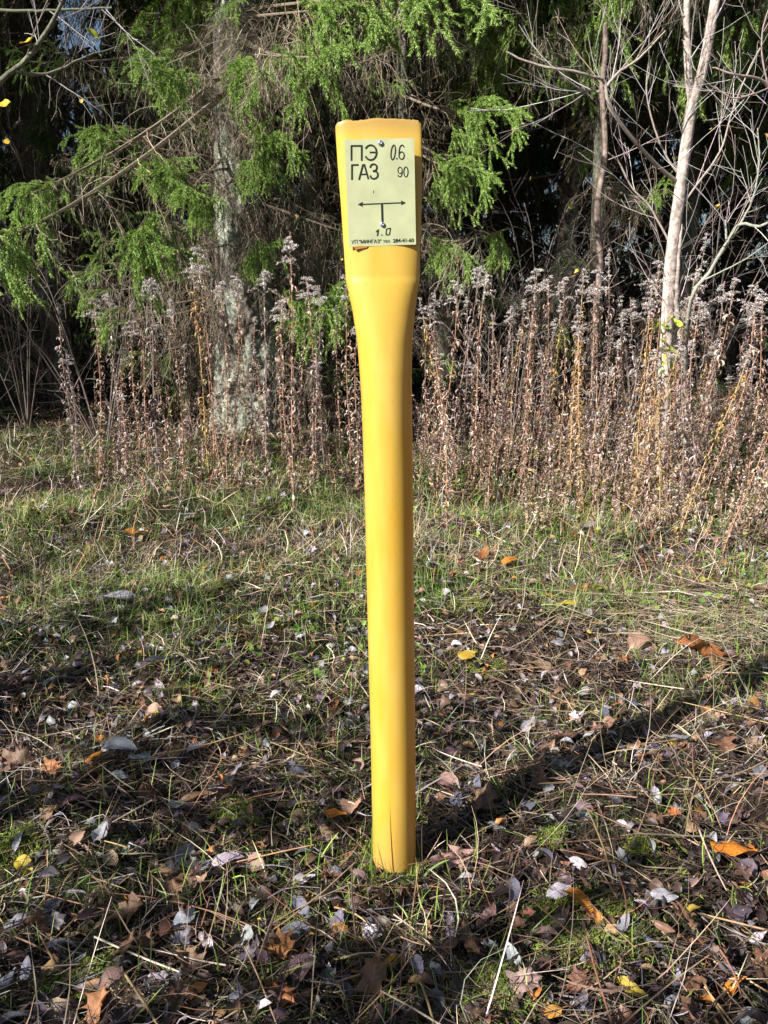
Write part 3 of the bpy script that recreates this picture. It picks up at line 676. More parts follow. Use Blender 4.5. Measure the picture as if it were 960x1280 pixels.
# ------------------------------------------------------------------ goldenrod stalks
def curled_leaves(rg, P_, n, tr, colr, size=(.03, .08)):
    "withered ribbons curling off a stem polyline"
    P2 = np.repeat(P_[None], n, 0); t = rg.uniform(*tr, n); p, d = at_t(P2, t); k = 6
    an = rg.uniform(0, 6.28, n); out = np.stack([np.cos(an), np.sin(an), 0 * an], -1)
    L = rg.uniform(*size, n)[:, None]; pts = [p]; w = rg.uniform(2.2, 4.4, n); a = rg.uniform(.2, .9, n)
    for i in range(k - 1):
        D = out * np.cos(a)[:, None] + np.array([0, 0, 1.]) * np.sin(a)[:, None]
        pts.append(pts[-1] + D * L / (k - 1)); a = a - w / (k - 1) * (1 + .5 * i / k)
    Q = np.stack(pts, 1); sd = np.cross(out, [0, 0, 1.])[:, None]; tw = rg.normal(size=(n, 1, 3)) * .35
    wd = rg.uniform(.003, .0075, n)[:, None, None] * np.array([.5, 1, 1, .8, .5, .1])[None, :, None]
    sd = unit(sd + tw)
    V = np.stack([Q + sd * wd, Q - sd * wd], 2).reshape(-1, 3); idx = np.arange(n * k * 2).reshape(n, k, 2)
    Fq = np.stack([idx[:, :-1, 0], idx[:, 1:, 0], idx[:, 1:, 1], idx[:, :-1, 1]], -1).reshape(-1, 4)
    return V, Fq, np.repeat(colr, k * 2, 0)
def make_goldenrod(seed, H=1.75, ctype=0, plume=1.):
    rg = np.random.default_rng(seed)
    n = 14; z = np.linspace(0, H, n); a, b = rg.normal(size=2) * .04
    ph = rg.random(4) * 6
    st = np.stack([a * (z / H) ** 2 + .008 * np.sin(z * 5 + ph[0]), b * (z / H) ** 2 + .008 * np.sin(z * 4 + ph[1]), z], -1)
    sc_ = [(.48, .27, .17), (.56, .38, .22), (.36, .25, .20)][ctype]
    lc = [[(3, (.38, .26, .20)), (2.4, (.52, .40, .32)), (2, (.19, .12, .10)), (1, (.55, .47, .43))], [(3, (.42, .27, .12)), (2, (.30, .18, .09)), (1, (.45, .38, .12))], [(3, (.33, .26, .24)), (2, (.17, .12, .115)), (1, (.52, .47, .46))]][ctype]
    M0 = MB(); V, Fq, C = tubes(st, np.linspace(.0052, .0022, n), 5, np.array([sc_])); M0.add(V, Fq, C)
    M1 = MB()
    nl = int(165 * H / 1.75)
    V, Fq, C = curled_leaves(rg, st, nl, (.04, .86), mixc(nl, lc, .25, rg=rg), (.045, .11) if ctype != 1 else (.05, .10)); M1.add(V, Fq, C)
    # plume: arching side branches with fluff
    M2 = MB()
    if plume:
        k = int(19 * plume); P2 = np.repeat(st[None], k, 0); t = rg.uniform(.87, .995, k) ** .9; p, d = at_t(P2, t)
        side = rg.normal(0, .5); an = rg.uniform(0, 6.28, k); out = np.stack([np.cos(an) + side, np.sin(an), 0 * an], -1); out = unit(out)
        L = (.03 + .12 * (1 - (t - .86) / .14) * rg.uniform(.5, 1.1, k))[:, None] * plume; pts = [p]; aa = rg.uniform(.5, 1.0, k)
        for i in range(5):
            D = out * np.cos(aa)[:, None] + np.array([0, 0, 1.]) * np.sin(aa)[:, None]; pts.append(pts[-1] + D * L / 5); aa = aa - rg.uniform(.15, .5, k)
        Q = np.stack(pts, 1); V, Fq, C = tubes(Q, np.full((k, 6), .0010), 3, np.array([sc_])); M0.add(V, Fq, C)
        Qa = np.concatenate([Q, spline(st[-3:], 6)[None]], 0)
        m = 30; P3 = np.repeat(Qa, m, 0); t = rg.uniform(.12, 1, len(P3)); p, d = at_t(P3, t); p = p + rg.normal(size=p.shape) * .0035; N = len(p)
        tri = np.array([[0, -.5, 0], [0, .5, 0], [1, .2, .1], [.9, -.3, -.1]]) * np.array([1, .45, 1])
        M = basis(rg.uniform(0, 6.28, N), rg.uniform(-.6, 1.4, N), rg.uniform(0, 6.28, N))
        scatter(M2, tri, np.array([[0, 1, 2, 3]]), M, p, rg.uniform(.007, .015, N), mixc(N, [(3, (.66, .63, .62)), (2, (.5, .45, .44)), (2, (.80, .78, .80)), (1, (.26, .18, .15))], .15, rg=rg))
    r = (M0.mesh('stem', M_WEED), M1.mesh('withered_leaves', M_WEED, False), M2.mesh('plume', M_PLUME, False) if plume else None)
    return r, st[-1]
GR = []
for i in range(14):
    ct = (0, 0, 2, 1, 0, 2, 0, 0, 2, 0, 1, 0, 2, 0)[i]; GR.append(make_goldenrod(100 + i, 1.75, ct, (1, 1.4, .6, .7, .8, 1.2, .5, 0, .9, .4, .6, 1.1, .5, 0)[i]) + (ct,))
stalks = []
def goldenrod(bx, by, tx, ty, dY=None, var=None):
    "base pixel on the ground, tip pixel"
    p = G(bx, by); top = P(tx, ty, p[1] + rng.normal() * .1)
    i = rng.integers(len(GR)) if var is None else var
    (ms, ml, mp), tip, ct = GR[i]
    o = empty('goldenrod_stalk', p - np.array([0, 0, .01]))
    d = top - p; L_ = np.linalg.norm(d); s = L_ / np.linalg.norm(tip)
    from mathutils import Vector, Quaternion
    q = Vector(tip).rotation_difference(Vector(d)); o.rotation_mode = 'QUATERNION'
    yaw = Quaternion((0, 0, 1), rng.uniform(0, 6.28)); q = Vector(yaw @ Vector(tip)).rotation_difference(Vector(d)) @ yaw
    o.rotation_quaternion = q; w_ = .75 + .25 * s; o.scale = (w_, w_, s)
    a = link('stem', ms, o); b = link('withered_leaves', ml, o)
    if mp: link('plume', mp, o)
    tag(o, None, 'dead plant', 'dead goldenrod stalks in front of the forest'); stalks.append([o, ct, bool(mp), bx, by, tx, ty, L_]); return o
hand = [(100, 612, 72, 378, 2), (150, 560, 135, 365, 5), (185, 590, 172, 355, 0), (215, 600, 192, 398, 0), (176, 575, 163, 400, 1), (270, 600, 245, 308, 1), (262, 590, 240, 322, 10), (240, 555, 226, 430, 2), (293, 590, 296, 340, 0), (310, 585, 300, 370, 3),
        (335, 605, 330, 335, 5), (365, 640, 362, 288, 0), (352, 590, 352, 372, 4), (392, 600, 384, 345, 1), (405, 590, 398, 355, 8), (438, 600, 432, 342, 11), (425, 590, 420, 380, 6), (318, 575, 316, 395, 2), (448, 620, 446, 400, 0), (375, 575, 380, 400, 9),
        (545, 620, 573, 345, 0), (560, 600, 600, 330, 5), (590, 610, 608, 338, 0), (575, 590, 585, 370, 2), (620, 600, 640, 380, 8), (632, 590, 655, 372, 6), (655, 600, 672, 335, 1), (660, 585, 668, 365, 9), (700, 600, 705, 345, 11), (712, 615, 730, 335, 3), (738, 620, 748, 336, 1),
        (735, 590, 743, 350, 0), (690, 590, 690, 400, 2), (760, 600, 762, 310, 12), (770, 590, 777, 388, 5), (785, 625, 825, 325, 1), (795, 640, 815, 350, 3), (790, 600, 790, 370, 8), (830, 620, 872, 330, 0), (838, 600, 885, 290, 12), (860, 630, 920, 345, 4),
        (900, 640, 948, 350, 0), (880, 600, 905, 350, 8), (842, 680, 940, 430, 10), (785, 650, 850, 420, 3), (720, 640, 728, 400, 0), (935, 620, 955, 370, 11), (610, 640, 625, 430, 13), (730, 650, 722, 380, 3), (560, 660, 548, 440, 7), (870, 660, 945, 440, 7), (905, 690, 985, 470, 13)]
hand += [(825, 650, 820, 435, 3), (812, 648, 806, 450, 6), (838, 655, 842, 455, 13), (848, 648, 856, 430, 2), (95, 580, 88, 440, 8), (125, 600, 118, 372, 1), (200, 610, 186, 345, 5), (232, 600, 214, 372, 4), (160, 605, 150, 430, 0), (285, 610, 276, 350, 11)]
for h_ in hand: goldenrod(*h_[:4], var=h_[4])
cnt = 0
while cnt < 82:
    right = rng.random() < .68
    bx = rng.uniform(530, 1010) if right else rng.uniform(150, 455)
    by = rng.uniform(535, 625) + (rng.uniform(0, 45) if bx > 740 else 0)
    tyb = 340 + 150 * rng.random() + (15 if not right else 0) + (55 if bx < 260 else 0) + (rng.uniform(0, 140) if rng.random() < .35 else 0)
    lean = rng.normal(0, 21) + (bx > 730) * rng.uniform(0, 55) * (by > 600) + (bx > 600) * 6
    if not right and rng.random() < .45: continue
    goldenrod(bx, by, bx + lean, tyb); cnt += 1
def sz(l):
    px = l[5]; 
    w = ('left of the spruce trunk' if px < 262 else 'in front of spruce trunk' if px < 345 else 'between spruce trunk and post' if px < 480 else 'just right of the post' if px < 580
         else 'halfway from post to sapling' if px < 680 else 'left of the bare sapling' if px < 790 else 'around the sapling trunk' if px < 880 else 'at the right frame edge')
    hh = 'tall' if l[6] < 365 else 'middling' if l[6] < 425 else 'short'
    cc = ('reddish brown', 'straw coloured', 'greyish')[l[1]]; le = 'leaning' if abs(l[5] - l[3]) > 25 else 'upright'
    return (hh, le, cc, 'plumed' if l[2] else 'bare-tipped', w)
finish_labels(stalks, lambda k: f'{k[0]} {k[1]} {k[2]} {k[3]} stalks {k[4]}', sz, lambda l: l[5])
for l in stalks:
    if l[0]['label'].startswith('the only'): l[0]['label'] = l[0]['label'].replace('stalks', 'stalk')

# tangle of short dead weeds between and behind the stalks
mb = MB(); N = 1450
px = rng.uniform(100, 1020, N); py = rng.uniform(530, 672, N); keep = (px > 520) | (rng.random(N) < .42); keep &= ~((px < 640) & (py > 630)); px, py = px[keep], py[keep]
B = np.array([G(a, b) for a, b in zip(px, py)]); N = len(B); Hh = rng.uniform(.15, .8, N) * (1 - .35 * (B[:, 1] < 5.5))
n = 6; t = np.linspace(0, 1, n); D = rng.normal(size=(N, 2)) * .22; D[:, 0] += .12 * (B[:, 0] > 1)
Q = np.stack([B[:, None, 0] + D[:, None, 0] * t * Hh[:, None], B[:, None, 1] + D[:, None, 1] * t * Hh[:, None], B[:, None, 2] + Hh[:, None] * t[None]], -1) + rng.normal(size=(N, n, 3)) * .006
V, Fq, C = tubes(Q, np.full((N, n), .0019) * (1 - .6 * t), 3, mixc(N, [(3, (.27, .13, .08)), (2, (.18, .11, .085)), (1, (.38, .26, .16))], .2)); mb.add(V, Fq, C)
k = 16; Pp = np.repeat(Q, k, 0); t = rng.uniform(.15, 1, len(Pp)); p, d = at_t(Pp, t); N = len(p)
V, Fq, U = leaf_mesh('narrow', 1.4, 3, 5, 3)
M = basis(rng.uniform(0, 6.28, N), rng.normal(-.2, .8, N), rng.uniform(0, 6.28, N))
scatter(mb, V, Fq, M, p, rng.uniform(.018, .05, N), mixc(N, [(3, (.38, .28, .22)), (2, (.24, .17, .15)), (2.4, (.50, .42, .37)), (.6, (.48, .38, .18))], .25))
tag(mb.obj('dry_undergrowth', M_WEED, smooth=False), 'low tangle of withered brown weeds at the feet of the stalks', 'undergrowth', kind='stuff')
print('goldenrod done', round(time.time() - T0, 1))

# ------------------------------------------------------------------ spruce boughs
def needles_on(mb, Q, per, ln, wd, colr, rg, t0=0.):
    "needle triangles round polylines Q (N,n,3)"
    P3 = np.repeat(Q, per, 0); t = rg.uniform(t0, 1, len(P3)); p, d = at_t(P3, t); N = len(p)
    q = unit(rg.normal(size=(N, 3))); q = unit(q - d * (q * d).sum(1, keepdims=True))
    D = unit(d * .8 + q * .7); s = unit(np.cross(D, rg.normal(size=(N, 3))))
    l = rg.uniform(.7, 1.15, N)[:, None] * ln
    V = np.stack([p + s * wd, p - s * wd, p + D * l], 1).reshape(-1, 3)
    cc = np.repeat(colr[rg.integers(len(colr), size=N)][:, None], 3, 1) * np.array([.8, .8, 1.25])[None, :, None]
    mb.add(V, np.arange(N * 3).reshape(N, 3), cc.reshape(-1, 3))
GREEN = [(3, (.25, .40, .085)), (3, (.34, .50, .12)), (1.5, (.48, .62, .20)), (1, (.06, .14, .03))]
OLIVE = [(2, (.10, .13, .05)), (2, (.16, .16, .08)), (3, (.24, .19, .12)), (2, (.15, .11, .075))]
DEAD = [(3, (.26, .21, .16)), (2, (.38, .31, .25)), (2, (.15, .115, .085)), (1, (.18, .19, .11))]
def make_bough(seed, L=2.2, green=1., dead=1., fan=.45, hang=.45, sweep=.28):
    rg = np.random.default_rng(seed); n = 12
    s = np.linspace(0, 1, n)
    Q = np.stack([L * s, .10 * L * np.sin(s * 3 + rg.random() * 6) * s, -sweep * L * s ** 1.2 + .10 * L * s ** 4], -1)[None]
    Rr = np.linspace(.022, .004, n)[None] * (L / 2.2)
    tw = MB(); V, Fq, C = tubes(Q, Rr, 6, np.array([(.20, .16, .12)])); tw.add(V, Fq, C)
    nd = MB()
    # green outer part: side shoots then hanging fingers
    k = int(15 * green) + 2
    S1, R1 = grow(Q, Rr, k, (1 - .62 / L, 1.0), (.10 * L ** .5, fan * L ** .5 * .62), (.5, 1.0), 6, droop=.16, wob=.10, rr=.45, rg=rg)
    S1 = np.concatenate([S1, spline(Q[0, -4:], 6)[None]], 0); R1 = np.concatenate([R1, np.full((1, 6), .004)], 0)
    V, Fq, C = tubes(S1, R1, 4, np.array([(.22, .16, .10)])); tw.add(V, Fq, C)
    S2, R2 = grow(S1, R1, 5, (.15, 1.0), (.11, .27), (.35, .85), 5, droop=.30, wob=.045, rr=.5, rg=rg)
    S3, R3 = grow(S2, R2, 1, (.15, .6), (.07, .13), (.4, .6), 3, droop=.12, wob=.04, rr=.5, rg=rg)
    gc = mixc(400, GREEN, .18, rg=rg)
    V, Fq, C = tubes(S2, R2 * 0 + .0013, 3, np.array([(.16, .17, .07)])); tw.add(V, Fq, C)
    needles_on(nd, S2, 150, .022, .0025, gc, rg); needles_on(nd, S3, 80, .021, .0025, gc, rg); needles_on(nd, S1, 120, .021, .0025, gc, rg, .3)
    # inner curtain: hanging twigs, mostly bare, some olive needles
    k = int(20 * L * dead)
    if k:
        H1, HR = grow(Q, Rr, k, (.06, .85), (.15, hang * 1.3), (.9, 1.8), 8, droop=.34, wob=.27, rr=.2, rg=rg)
        H2, HR2 = grow(H1, HR, 3, (.1, .95), (.08, .30), (.4, 1.2), 5, droop=.22, wob=.28, rr=.6, rg=rg)
        H3, HR3 = grow(H2, HR2, 2, (.1, .9), (.04, .14), (.3, 1.), 3, droop=.25, wob=.2, rr=.7, rg=rg)
        for h, w in ((H1, .0022), (H2, .0014), (H3, .0011)):
            V, Fq, C = tubes(h, np.full(h.shape[:2], w), 3, mixc(len(h), DEAD, .25, rg=rg)); tw.add(V, Fq, C)
        oc = mixc(300, OLIVE, .25, rg=rg)
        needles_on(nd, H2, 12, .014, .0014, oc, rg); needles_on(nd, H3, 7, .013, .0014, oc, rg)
    return tw, nd
def bough_mesh(*a, **k):
    tw, nd = make_bough(*a, **k)
    # one mesh with two material slots keeps a bough one object
    nv = tw.n; m = MB(); m.V = tw.V + nd.V; m.C = tw.C + nd.C; m.U = tw.U + nd.U; m.F = tw.F + [f + nv for f in nd.F]; m.n = nv + nd.n
    me = m.mesh('bough', M_TWIG, False); me.materials.append(M_NEEDLE)
    nf = sum(len(f) for f in tw.F); tot = len(me.polygons)
    me.polygons.foreach_set('material_index', np.concatenate([np.zeros(nf, np.int32), np.ones(tot - nf, np.int32)])); me.update(); return me
BG = [bough_mesh(200 + i, L, g_, d_, f_, h_, sw) for i, (L, g_, d_, f_, h_, sw) in enumerate([
    (1.5, 1.0, .5, .42, .35, .30), (2.2, 1.1, .8, .5, .5, .28), (2.8, .9, 1., .5, .6, .34), (2.0, 1.2, .6, .42, .4, .22)])]
BD = [bough_mesh(220 + i, L, g_, d_, f_, h_, sw) for i, (L, g_, d_, f_, h_, sw) in enumerate([
    (2.2, .12, 1.7, .4, .8, .2), (2.0, .35, 1.4, .4, .7, .3), (1.6, .0, 1.8, .3, .6, .12)])]
LG = [1.5, 2.2, 2.8, 2.0]; LD = [2.2, 2.0, 1.6]
# boughs for the shaded interior: its shade put into darker twig and needle colours
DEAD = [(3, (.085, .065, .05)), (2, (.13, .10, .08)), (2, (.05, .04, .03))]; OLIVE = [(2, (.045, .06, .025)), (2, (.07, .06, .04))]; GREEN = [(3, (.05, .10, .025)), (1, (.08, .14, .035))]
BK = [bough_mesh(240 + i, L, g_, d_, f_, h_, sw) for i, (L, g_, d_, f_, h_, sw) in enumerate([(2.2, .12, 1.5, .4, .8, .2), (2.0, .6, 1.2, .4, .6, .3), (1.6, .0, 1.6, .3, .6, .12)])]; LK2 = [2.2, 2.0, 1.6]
print('boughs', sum(len(m.polygons) for m in BG + BD), round(time.time() - T0, 1))
from mathutils import Matrix, Vector
def put_bough(parent, a, b, meshes, lens, i, name='bough', width=1.):
    qs = np.asarray(a) + (np.asarray(b) - np.asarray(a)) * np.linspace(0, 1, 6)[:, None]; ux, uy = proj(qs)
    if np.any((ux > 62) & (ux < 142) & (uy > -70) & (uy < 62) & (qs[:, 1] > 3)): return None      # thin spot where the sky shows through

    "bough from point a to tip b (world), parented"
    a = np.asarray(a, float); b = np.asarray(b, float); d = b - a; L_ = np.linalg.norm(d); s = L_ / lens[i]
    o = link(name, meshes[i], parent)
    # template runs x, dropping by sweep; aim its end at b
    me_tip = np.array([1, 0, -.2]); pit = math.atan2(d[2], math.hypot(d[0], d[1])) + .2; pit = max(-.9, min(.7, pit)); yaw = math.atan2(d[1], d[0])
    o.location = a - np.array(parent.location); o.rotation_euler = (rng.normal() * .15, -pit, yaw); w_ = min(max(s, .75), 1.3) * width
    o.scale = (s, w_, w_); return o
def bark_trunk(pts, rads, seed, rough_=.08, sides=40, n=110, colr=((.13, .11, .095), (.25, .27, .22)), off_=(0, 0, 0), mossy=.5):
    rg = np.random.default_rng(seed); Q = spline(pts, n); r = np.interp(np.linspace(0, 1, n), np.linspace(0, 1, len(rads)), rads)
    V, Fq, C = tubes(Q, r, sides); V = V.reshape(n, sides, 3)
    th = np.arange(sides) / sides * 30; hh = np.linspace(0, 1, n) * np.linalg.norm(np.asarray(pts[-1]) - pts[0]) * 3.2
    TH, HH = np.meshgrid(th, hh); cyc = lambda a, f, sd: vnoise(np.abs(((a / 30 + .5) % 1) - .5) * 2 * f, HH, 1., sd)
    nz_ = cyc(TH, 14, seed) * .5 + cyc(TH, 5, seed + 1) * .5 + vnoise(TH * 1.6, HH * 1.2, 1.2, seed + 2) * .7 + vnoise(TH * 3, HH * 5, 1., seed + 3) * .35 - 1.0
    V = Q[:, None] + (V - Q[:, None]) * (1 + nz_[..., None] * rough_ * 2)
    f = sst(.35, .7, vnoise(TH * .25, HH * .5, 1., seed + 5) * .6 + vnoise(TH, HH * 1.5, 1., seed + 6) * .4)[..., None] * mossy * 2
    C = np.array(colr[0]) * (1 - np.clip(f, 0, 1)) + np.array(colr[1]) * np.clip(f, 0, 1); C = C * (.75 + .5 * sst(-.4, .3, nz_))[..., None]
    return V.reshape(-1, 3) - np.asarray(off_), Fq, C.reshape(-1, 3)
# --- the big spruce
TY = 8.5
base = np.array([*P(313, 545, TY)[:2], 0]); base[2] = gh(base[0], base[1]) - .15
sp = empty('spruce_tree', base); tag(sp, 'large old spruce with lichen grey trunk and drooping sunlit green boughs, left of post', 'tree', 'spruces of the forest edge')
tp = [base, P(312, 500, TY), P(308, 420, TY), P(301, 320, TY), P(296, 200, TY), P(292, 60, TY), P(290, -150, TY)]; tp.append(tp[-1] + np.array([-.1, .1, 7.]))
V, Fq, C = bark_trunk(tp, [.48, .38, .31, .26, .22, .20, .18, .05], 31, .09, 110, 320, off_=base); MB().add(V, Fq, C).obj('trunk', M_BARK, sp)
def onaxis(z):
    tpp = np.array(tp); return np.array([np.interp(z, tpp[:, 2], tpp[:, k]) for k in (0, 1)] + [z])
# sunlit green boughs: (tip px, py, Y, template, [origin override])
tips = [(185, 100, 6.4, 1), (300, 90, 6.9, 0), (440, 20, 6.6, 0), (580, 25, 6.5, 0),
        (350, 185, 7.0, 0), (312, 215, 7.4, 0), (235, 260, 6.5, 1), (190, 240, 6.8, 3), (330, 330, 7.5, 0), (400, 395, 6.9, 0), (20, 0, 6.6, 1), (100, 180, 7.2, 0)]
for (a, b, Yd, i) in tips:
    t = P(a, b, Yd); o_ = onaxis(0); h = np.linalg.norm(t[:2] - onaxis(t[2])[:2]); put_bough(sp, onaxis(t[2] + .22 * h + .1), t, BG, LG, i, width=.85)
# long low bough reaching left, and ones right of the post
put_bough(sp, onaxis(P(260, 90, 8)[2]), P(0, 275, 5.6), BG, LG, 2, width=1.0)
put_bough(sp, onaxis(P(260, 60, 8)[2]), P(75, 245, 6.2), BG, LG, 2, width=.9)
put_bough(sp, onaxis(P(260, 170, 8)[2]), P(150, 330, 6.6), BG, LG, 0)
for k in range(26):
    z = rng.uniform(.9, 5.6); an = rng.uniform(math.pi * .70, math.pi * 1.33) if k % 2 else rng.uniform(math.pi * 1.68, math.pi * 2.3); L_ = rng.uniform(1.2, 2.4) * (1 if z > 2 else .7)
    a = onaxis(z); b = a + np.array([math.cos(an) * L_, math.sin(an) * L_, -.35 * L_]); put_bough(sp, a, b, BD, LD, rng.integers(3))
for k in range(34):   # crown above the frame: shades the forest behind
    z = rng.uniform(6., 11.5); an = rng.uniform(0, 6.28); L_ = rng.uniform(1.6, 2.8) * (1 - (z - 5) / 10); a = onaxis(z); put_bough(sp, a, a + np.array([math.cos(an) * L_, math.sin(an) * L_, -.3 * L_]), BG, LG, rng.integers(4), width=1.4)

for (a, b, Yd, i, dz) in [(335, 150, 7.4, 1, .5), (320, 95, 7.3, 0, .5), (350, 300, 7.5, 1, .5), (275, 20, 7.3, 0, .4), (255, 330, 7.6, 2, .3)]:
    t = P(a, b, Yd); put_bough(sp, onaxis(t[2] + dz), t, BD, LD, i)
# --- other spruces
def spruce(x, y, H, r, nb, label, green=.35, zlo=.3, zhi=8, Lm=(1.4, 2.8), wd=1.2, extra=(), trunk_sides=20, full=False, dark=False):
    b0 = np.array([x, y, float(gh(x, y)) - .1]); o = empty('spruce_tree', b0); tag(o, label, 'tree', 'spruces of the forest edge')
    lean = rng.normal(size=2) * .15
    pts = [b0, b0 + [lean[0] * .3, 0, H * .25], b0 + [lean[0], lean[1], H * .6], b0 + [lean[0], lean[1], H]]
    V, Fq, C = bark_trunk(pts, [r * 1.3, r, r * .7, r * .2], int(rng.integers(1000)), .07, trunk_sides, 60, off_=b0, colr=((.07, .055, .045), (.13, .13, .10))); MB().add(V, Fq, C).obj('trunk', M_BARK, o)
    for k in range(nb):
        z = b0[2] + zlo + (zhi - zlo) * (k + rng.random()) / nb; an = k * 2.4 + rng.normal() * .3 + (0 if full else 0); t_ = (z - b0[2]) / H; L_ = rng.uniform(*Lm) * (1 - .75 * t_) + .2
        a = b0 + [lean[0] * t_, lean[1] * t_, z - b0[2]]; b = a + np.array([math.cos(an) * L_, math.sin(an) * L_, -.25 * L_])
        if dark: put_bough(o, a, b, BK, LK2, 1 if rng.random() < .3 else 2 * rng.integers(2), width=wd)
        elif rng.random() < green: put_bough(o, a, b, BG, LG, rng.integers(4), width=wd)
        else: put_bough(o, a, b, BD, LD, rng.integers(3), width=wd)
    for (A, Bp, i) in extra: put_bough(o, A, Bp, BG, LG, i, width=.8)
    return o
# spruce behind the post, whose boughs reach out on both sides of the sign
c0 = P(500, 300, 8.8)
e = [(np.array([c0[0], c0[1], P(0, u, 8.8)[2]]), P(a, b, Yd), i) for (a, b, Yd, i, u) in [(600, 170, 6.6, 0, 120), (575, 235, 6.8, 0, 170), (560, 330, 7.4, 0, 260), (400, 400, 7.0, 0, 330), (430, 380, 7.1, 0, 300), (545, 460, 7.8, 0, 400)]]
spruce(c0[0], 8.8, 9, .07, 16, 'slender spruce behind the post with bright boughs on both sides of the sign', .08, 1.2, 7, (1., 1.9), extra=e)
def crown_boughs(o, x, y, z0, z1, n, Lr):
    for k in range(n):
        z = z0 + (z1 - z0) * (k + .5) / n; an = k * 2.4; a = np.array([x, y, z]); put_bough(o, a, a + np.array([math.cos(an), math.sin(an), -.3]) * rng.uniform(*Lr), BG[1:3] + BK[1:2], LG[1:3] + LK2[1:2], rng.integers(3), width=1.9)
crown_boughs(COL.objects['spruce_tree.001'], c0[0], 8.8, 5.5, 9.2, 26, (1.4, 2.4))
c1 = P(760, 200, 9.0)
e = [(np.array([c1[0], c1[1], P(0, u, 9.0)[2]]), P(a, b, Yd), i) for (a, b, Yd, i, u) in [(745, 5, 6.5, 0, -90), (785, 10, 6.5, 0, -90)]]
spruce(c1[0], 9.0, 10, .075, 10, 'thin dark spruce trunk left of the bare sapling with one bright bough at top', .0, .8, 8, (1., 2.), extra=e)
crown_boughs(COL.objects['spruce_tree.002'], c1[0], 9.0, 5.7, 9.2, 26, (1.4, 2.4))
back = [(-4.2, 10.2, 11, .16, 'spruce behind the long low bough at the left'), (-6.0, 9.0, 12, .2, 'spruce at the left frame edge with dead grey twigs'), (-2.9, 12.2, 13, .15, 'dark spruce between left edge and big trunk, further back'), (-1.0, 11.6, 12, .14, 'dark spruce just right of the big trunk, further back'),
        (.9, 11.8, 12, .15, 'dark spruce straight behind the sign'), (2.4, 11.0, 12, .13, 'dark spruce between post and thin trunk, further back'), (4.1, 11.2, 12, .15, 'dark spruce behind the bare sapling'), (5.9, 10.2, 12, .17, 'dark spruce at the right frame edge'), (7.4, 9.2, 12, .2, 'spruce beyond the right frame edge')]
for (x, y, H, r, lab) in back:
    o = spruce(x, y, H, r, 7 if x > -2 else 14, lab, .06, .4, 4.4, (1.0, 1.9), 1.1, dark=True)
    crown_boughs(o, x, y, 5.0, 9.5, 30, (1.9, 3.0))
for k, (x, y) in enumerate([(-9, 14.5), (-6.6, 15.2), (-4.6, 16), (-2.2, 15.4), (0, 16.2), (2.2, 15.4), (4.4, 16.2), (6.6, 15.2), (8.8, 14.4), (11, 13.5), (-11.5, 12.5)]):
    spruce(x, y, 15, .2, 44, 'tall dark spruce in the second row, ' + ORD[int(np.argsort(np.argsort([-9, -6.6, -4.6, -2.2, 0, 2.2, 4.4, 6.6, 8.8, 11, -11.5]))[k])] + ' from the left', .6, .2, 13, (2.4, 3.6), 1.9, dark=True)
# off-frame trees on the left that shade the forest interior
for (x, y, lab) in [(-7.4, 7.7, 'spruce nearest beyond the left frame edge'), (-9.3, 6.9, 'spruce outside the frame between two others at left'), (-8.2, 9.6, 'spruce left of the frame on the forest edge'), (-10.5, 8.2, 'spruce well left of the frame on the forest edge'), (-13, 9.5, 'spruce farthest left of the frame')]:
    spruce(x, y, 13, .2, 46, lab, .6, .3, 12, (2., 3.2), 1.7)
# far forest mass closing the view
mb = MB(); N = 9000; an = rng.uniform(-1.15, 1.15, N); rad = rng.uniform(20, 30, N); x = np.sin(an) * rad; y = np.cos(an) * rad; z = rng.random(N) ** .8 * 15
Q0 = np.stack([x, y, z + gh(x, y)], -1); D = unit(rng.normal(size=(N, 3)) * np.array([1, 1, .3])); t = np.linspace(0, 1, 4)[None, :, None]
Q = Q0[:, None] + D[:, None] * t * 1.4 - np.array([0, 0, .5]) * t ** 2
mbq = MB(); Sx = np.repeat(Q, 10, 0); tt = rng.random(len(Sx)); p, d = at_t(Sx, tt); ux, uy = proj(p); p = p[~((ux > 70) & (ux < 132) & (uy < 62))]; Nn = len(p)
V, Fq, U = leaf_mesh('narrow', .5, 9, 4, 3)
scatter(mbq, V, Fq, basis(rng.uniform(0, 6.28, Nn), rng.uniform(-1.5, -.3, Nn), rng.uniform(0, 6.28, Nn)), p, rng.uniform(.3, .7, Nn), mixc(Nn, [(3, (.04, .07, .02)), (1, (.07, .06, .04))], .2))
tag(mbq.obj('far_forest', M_NEEDLE, smooth=False), 'dark mass of spruce forest closing the view', 'forest', kind='stuff')
print('spruces done', round(time.time() - T0, 1))

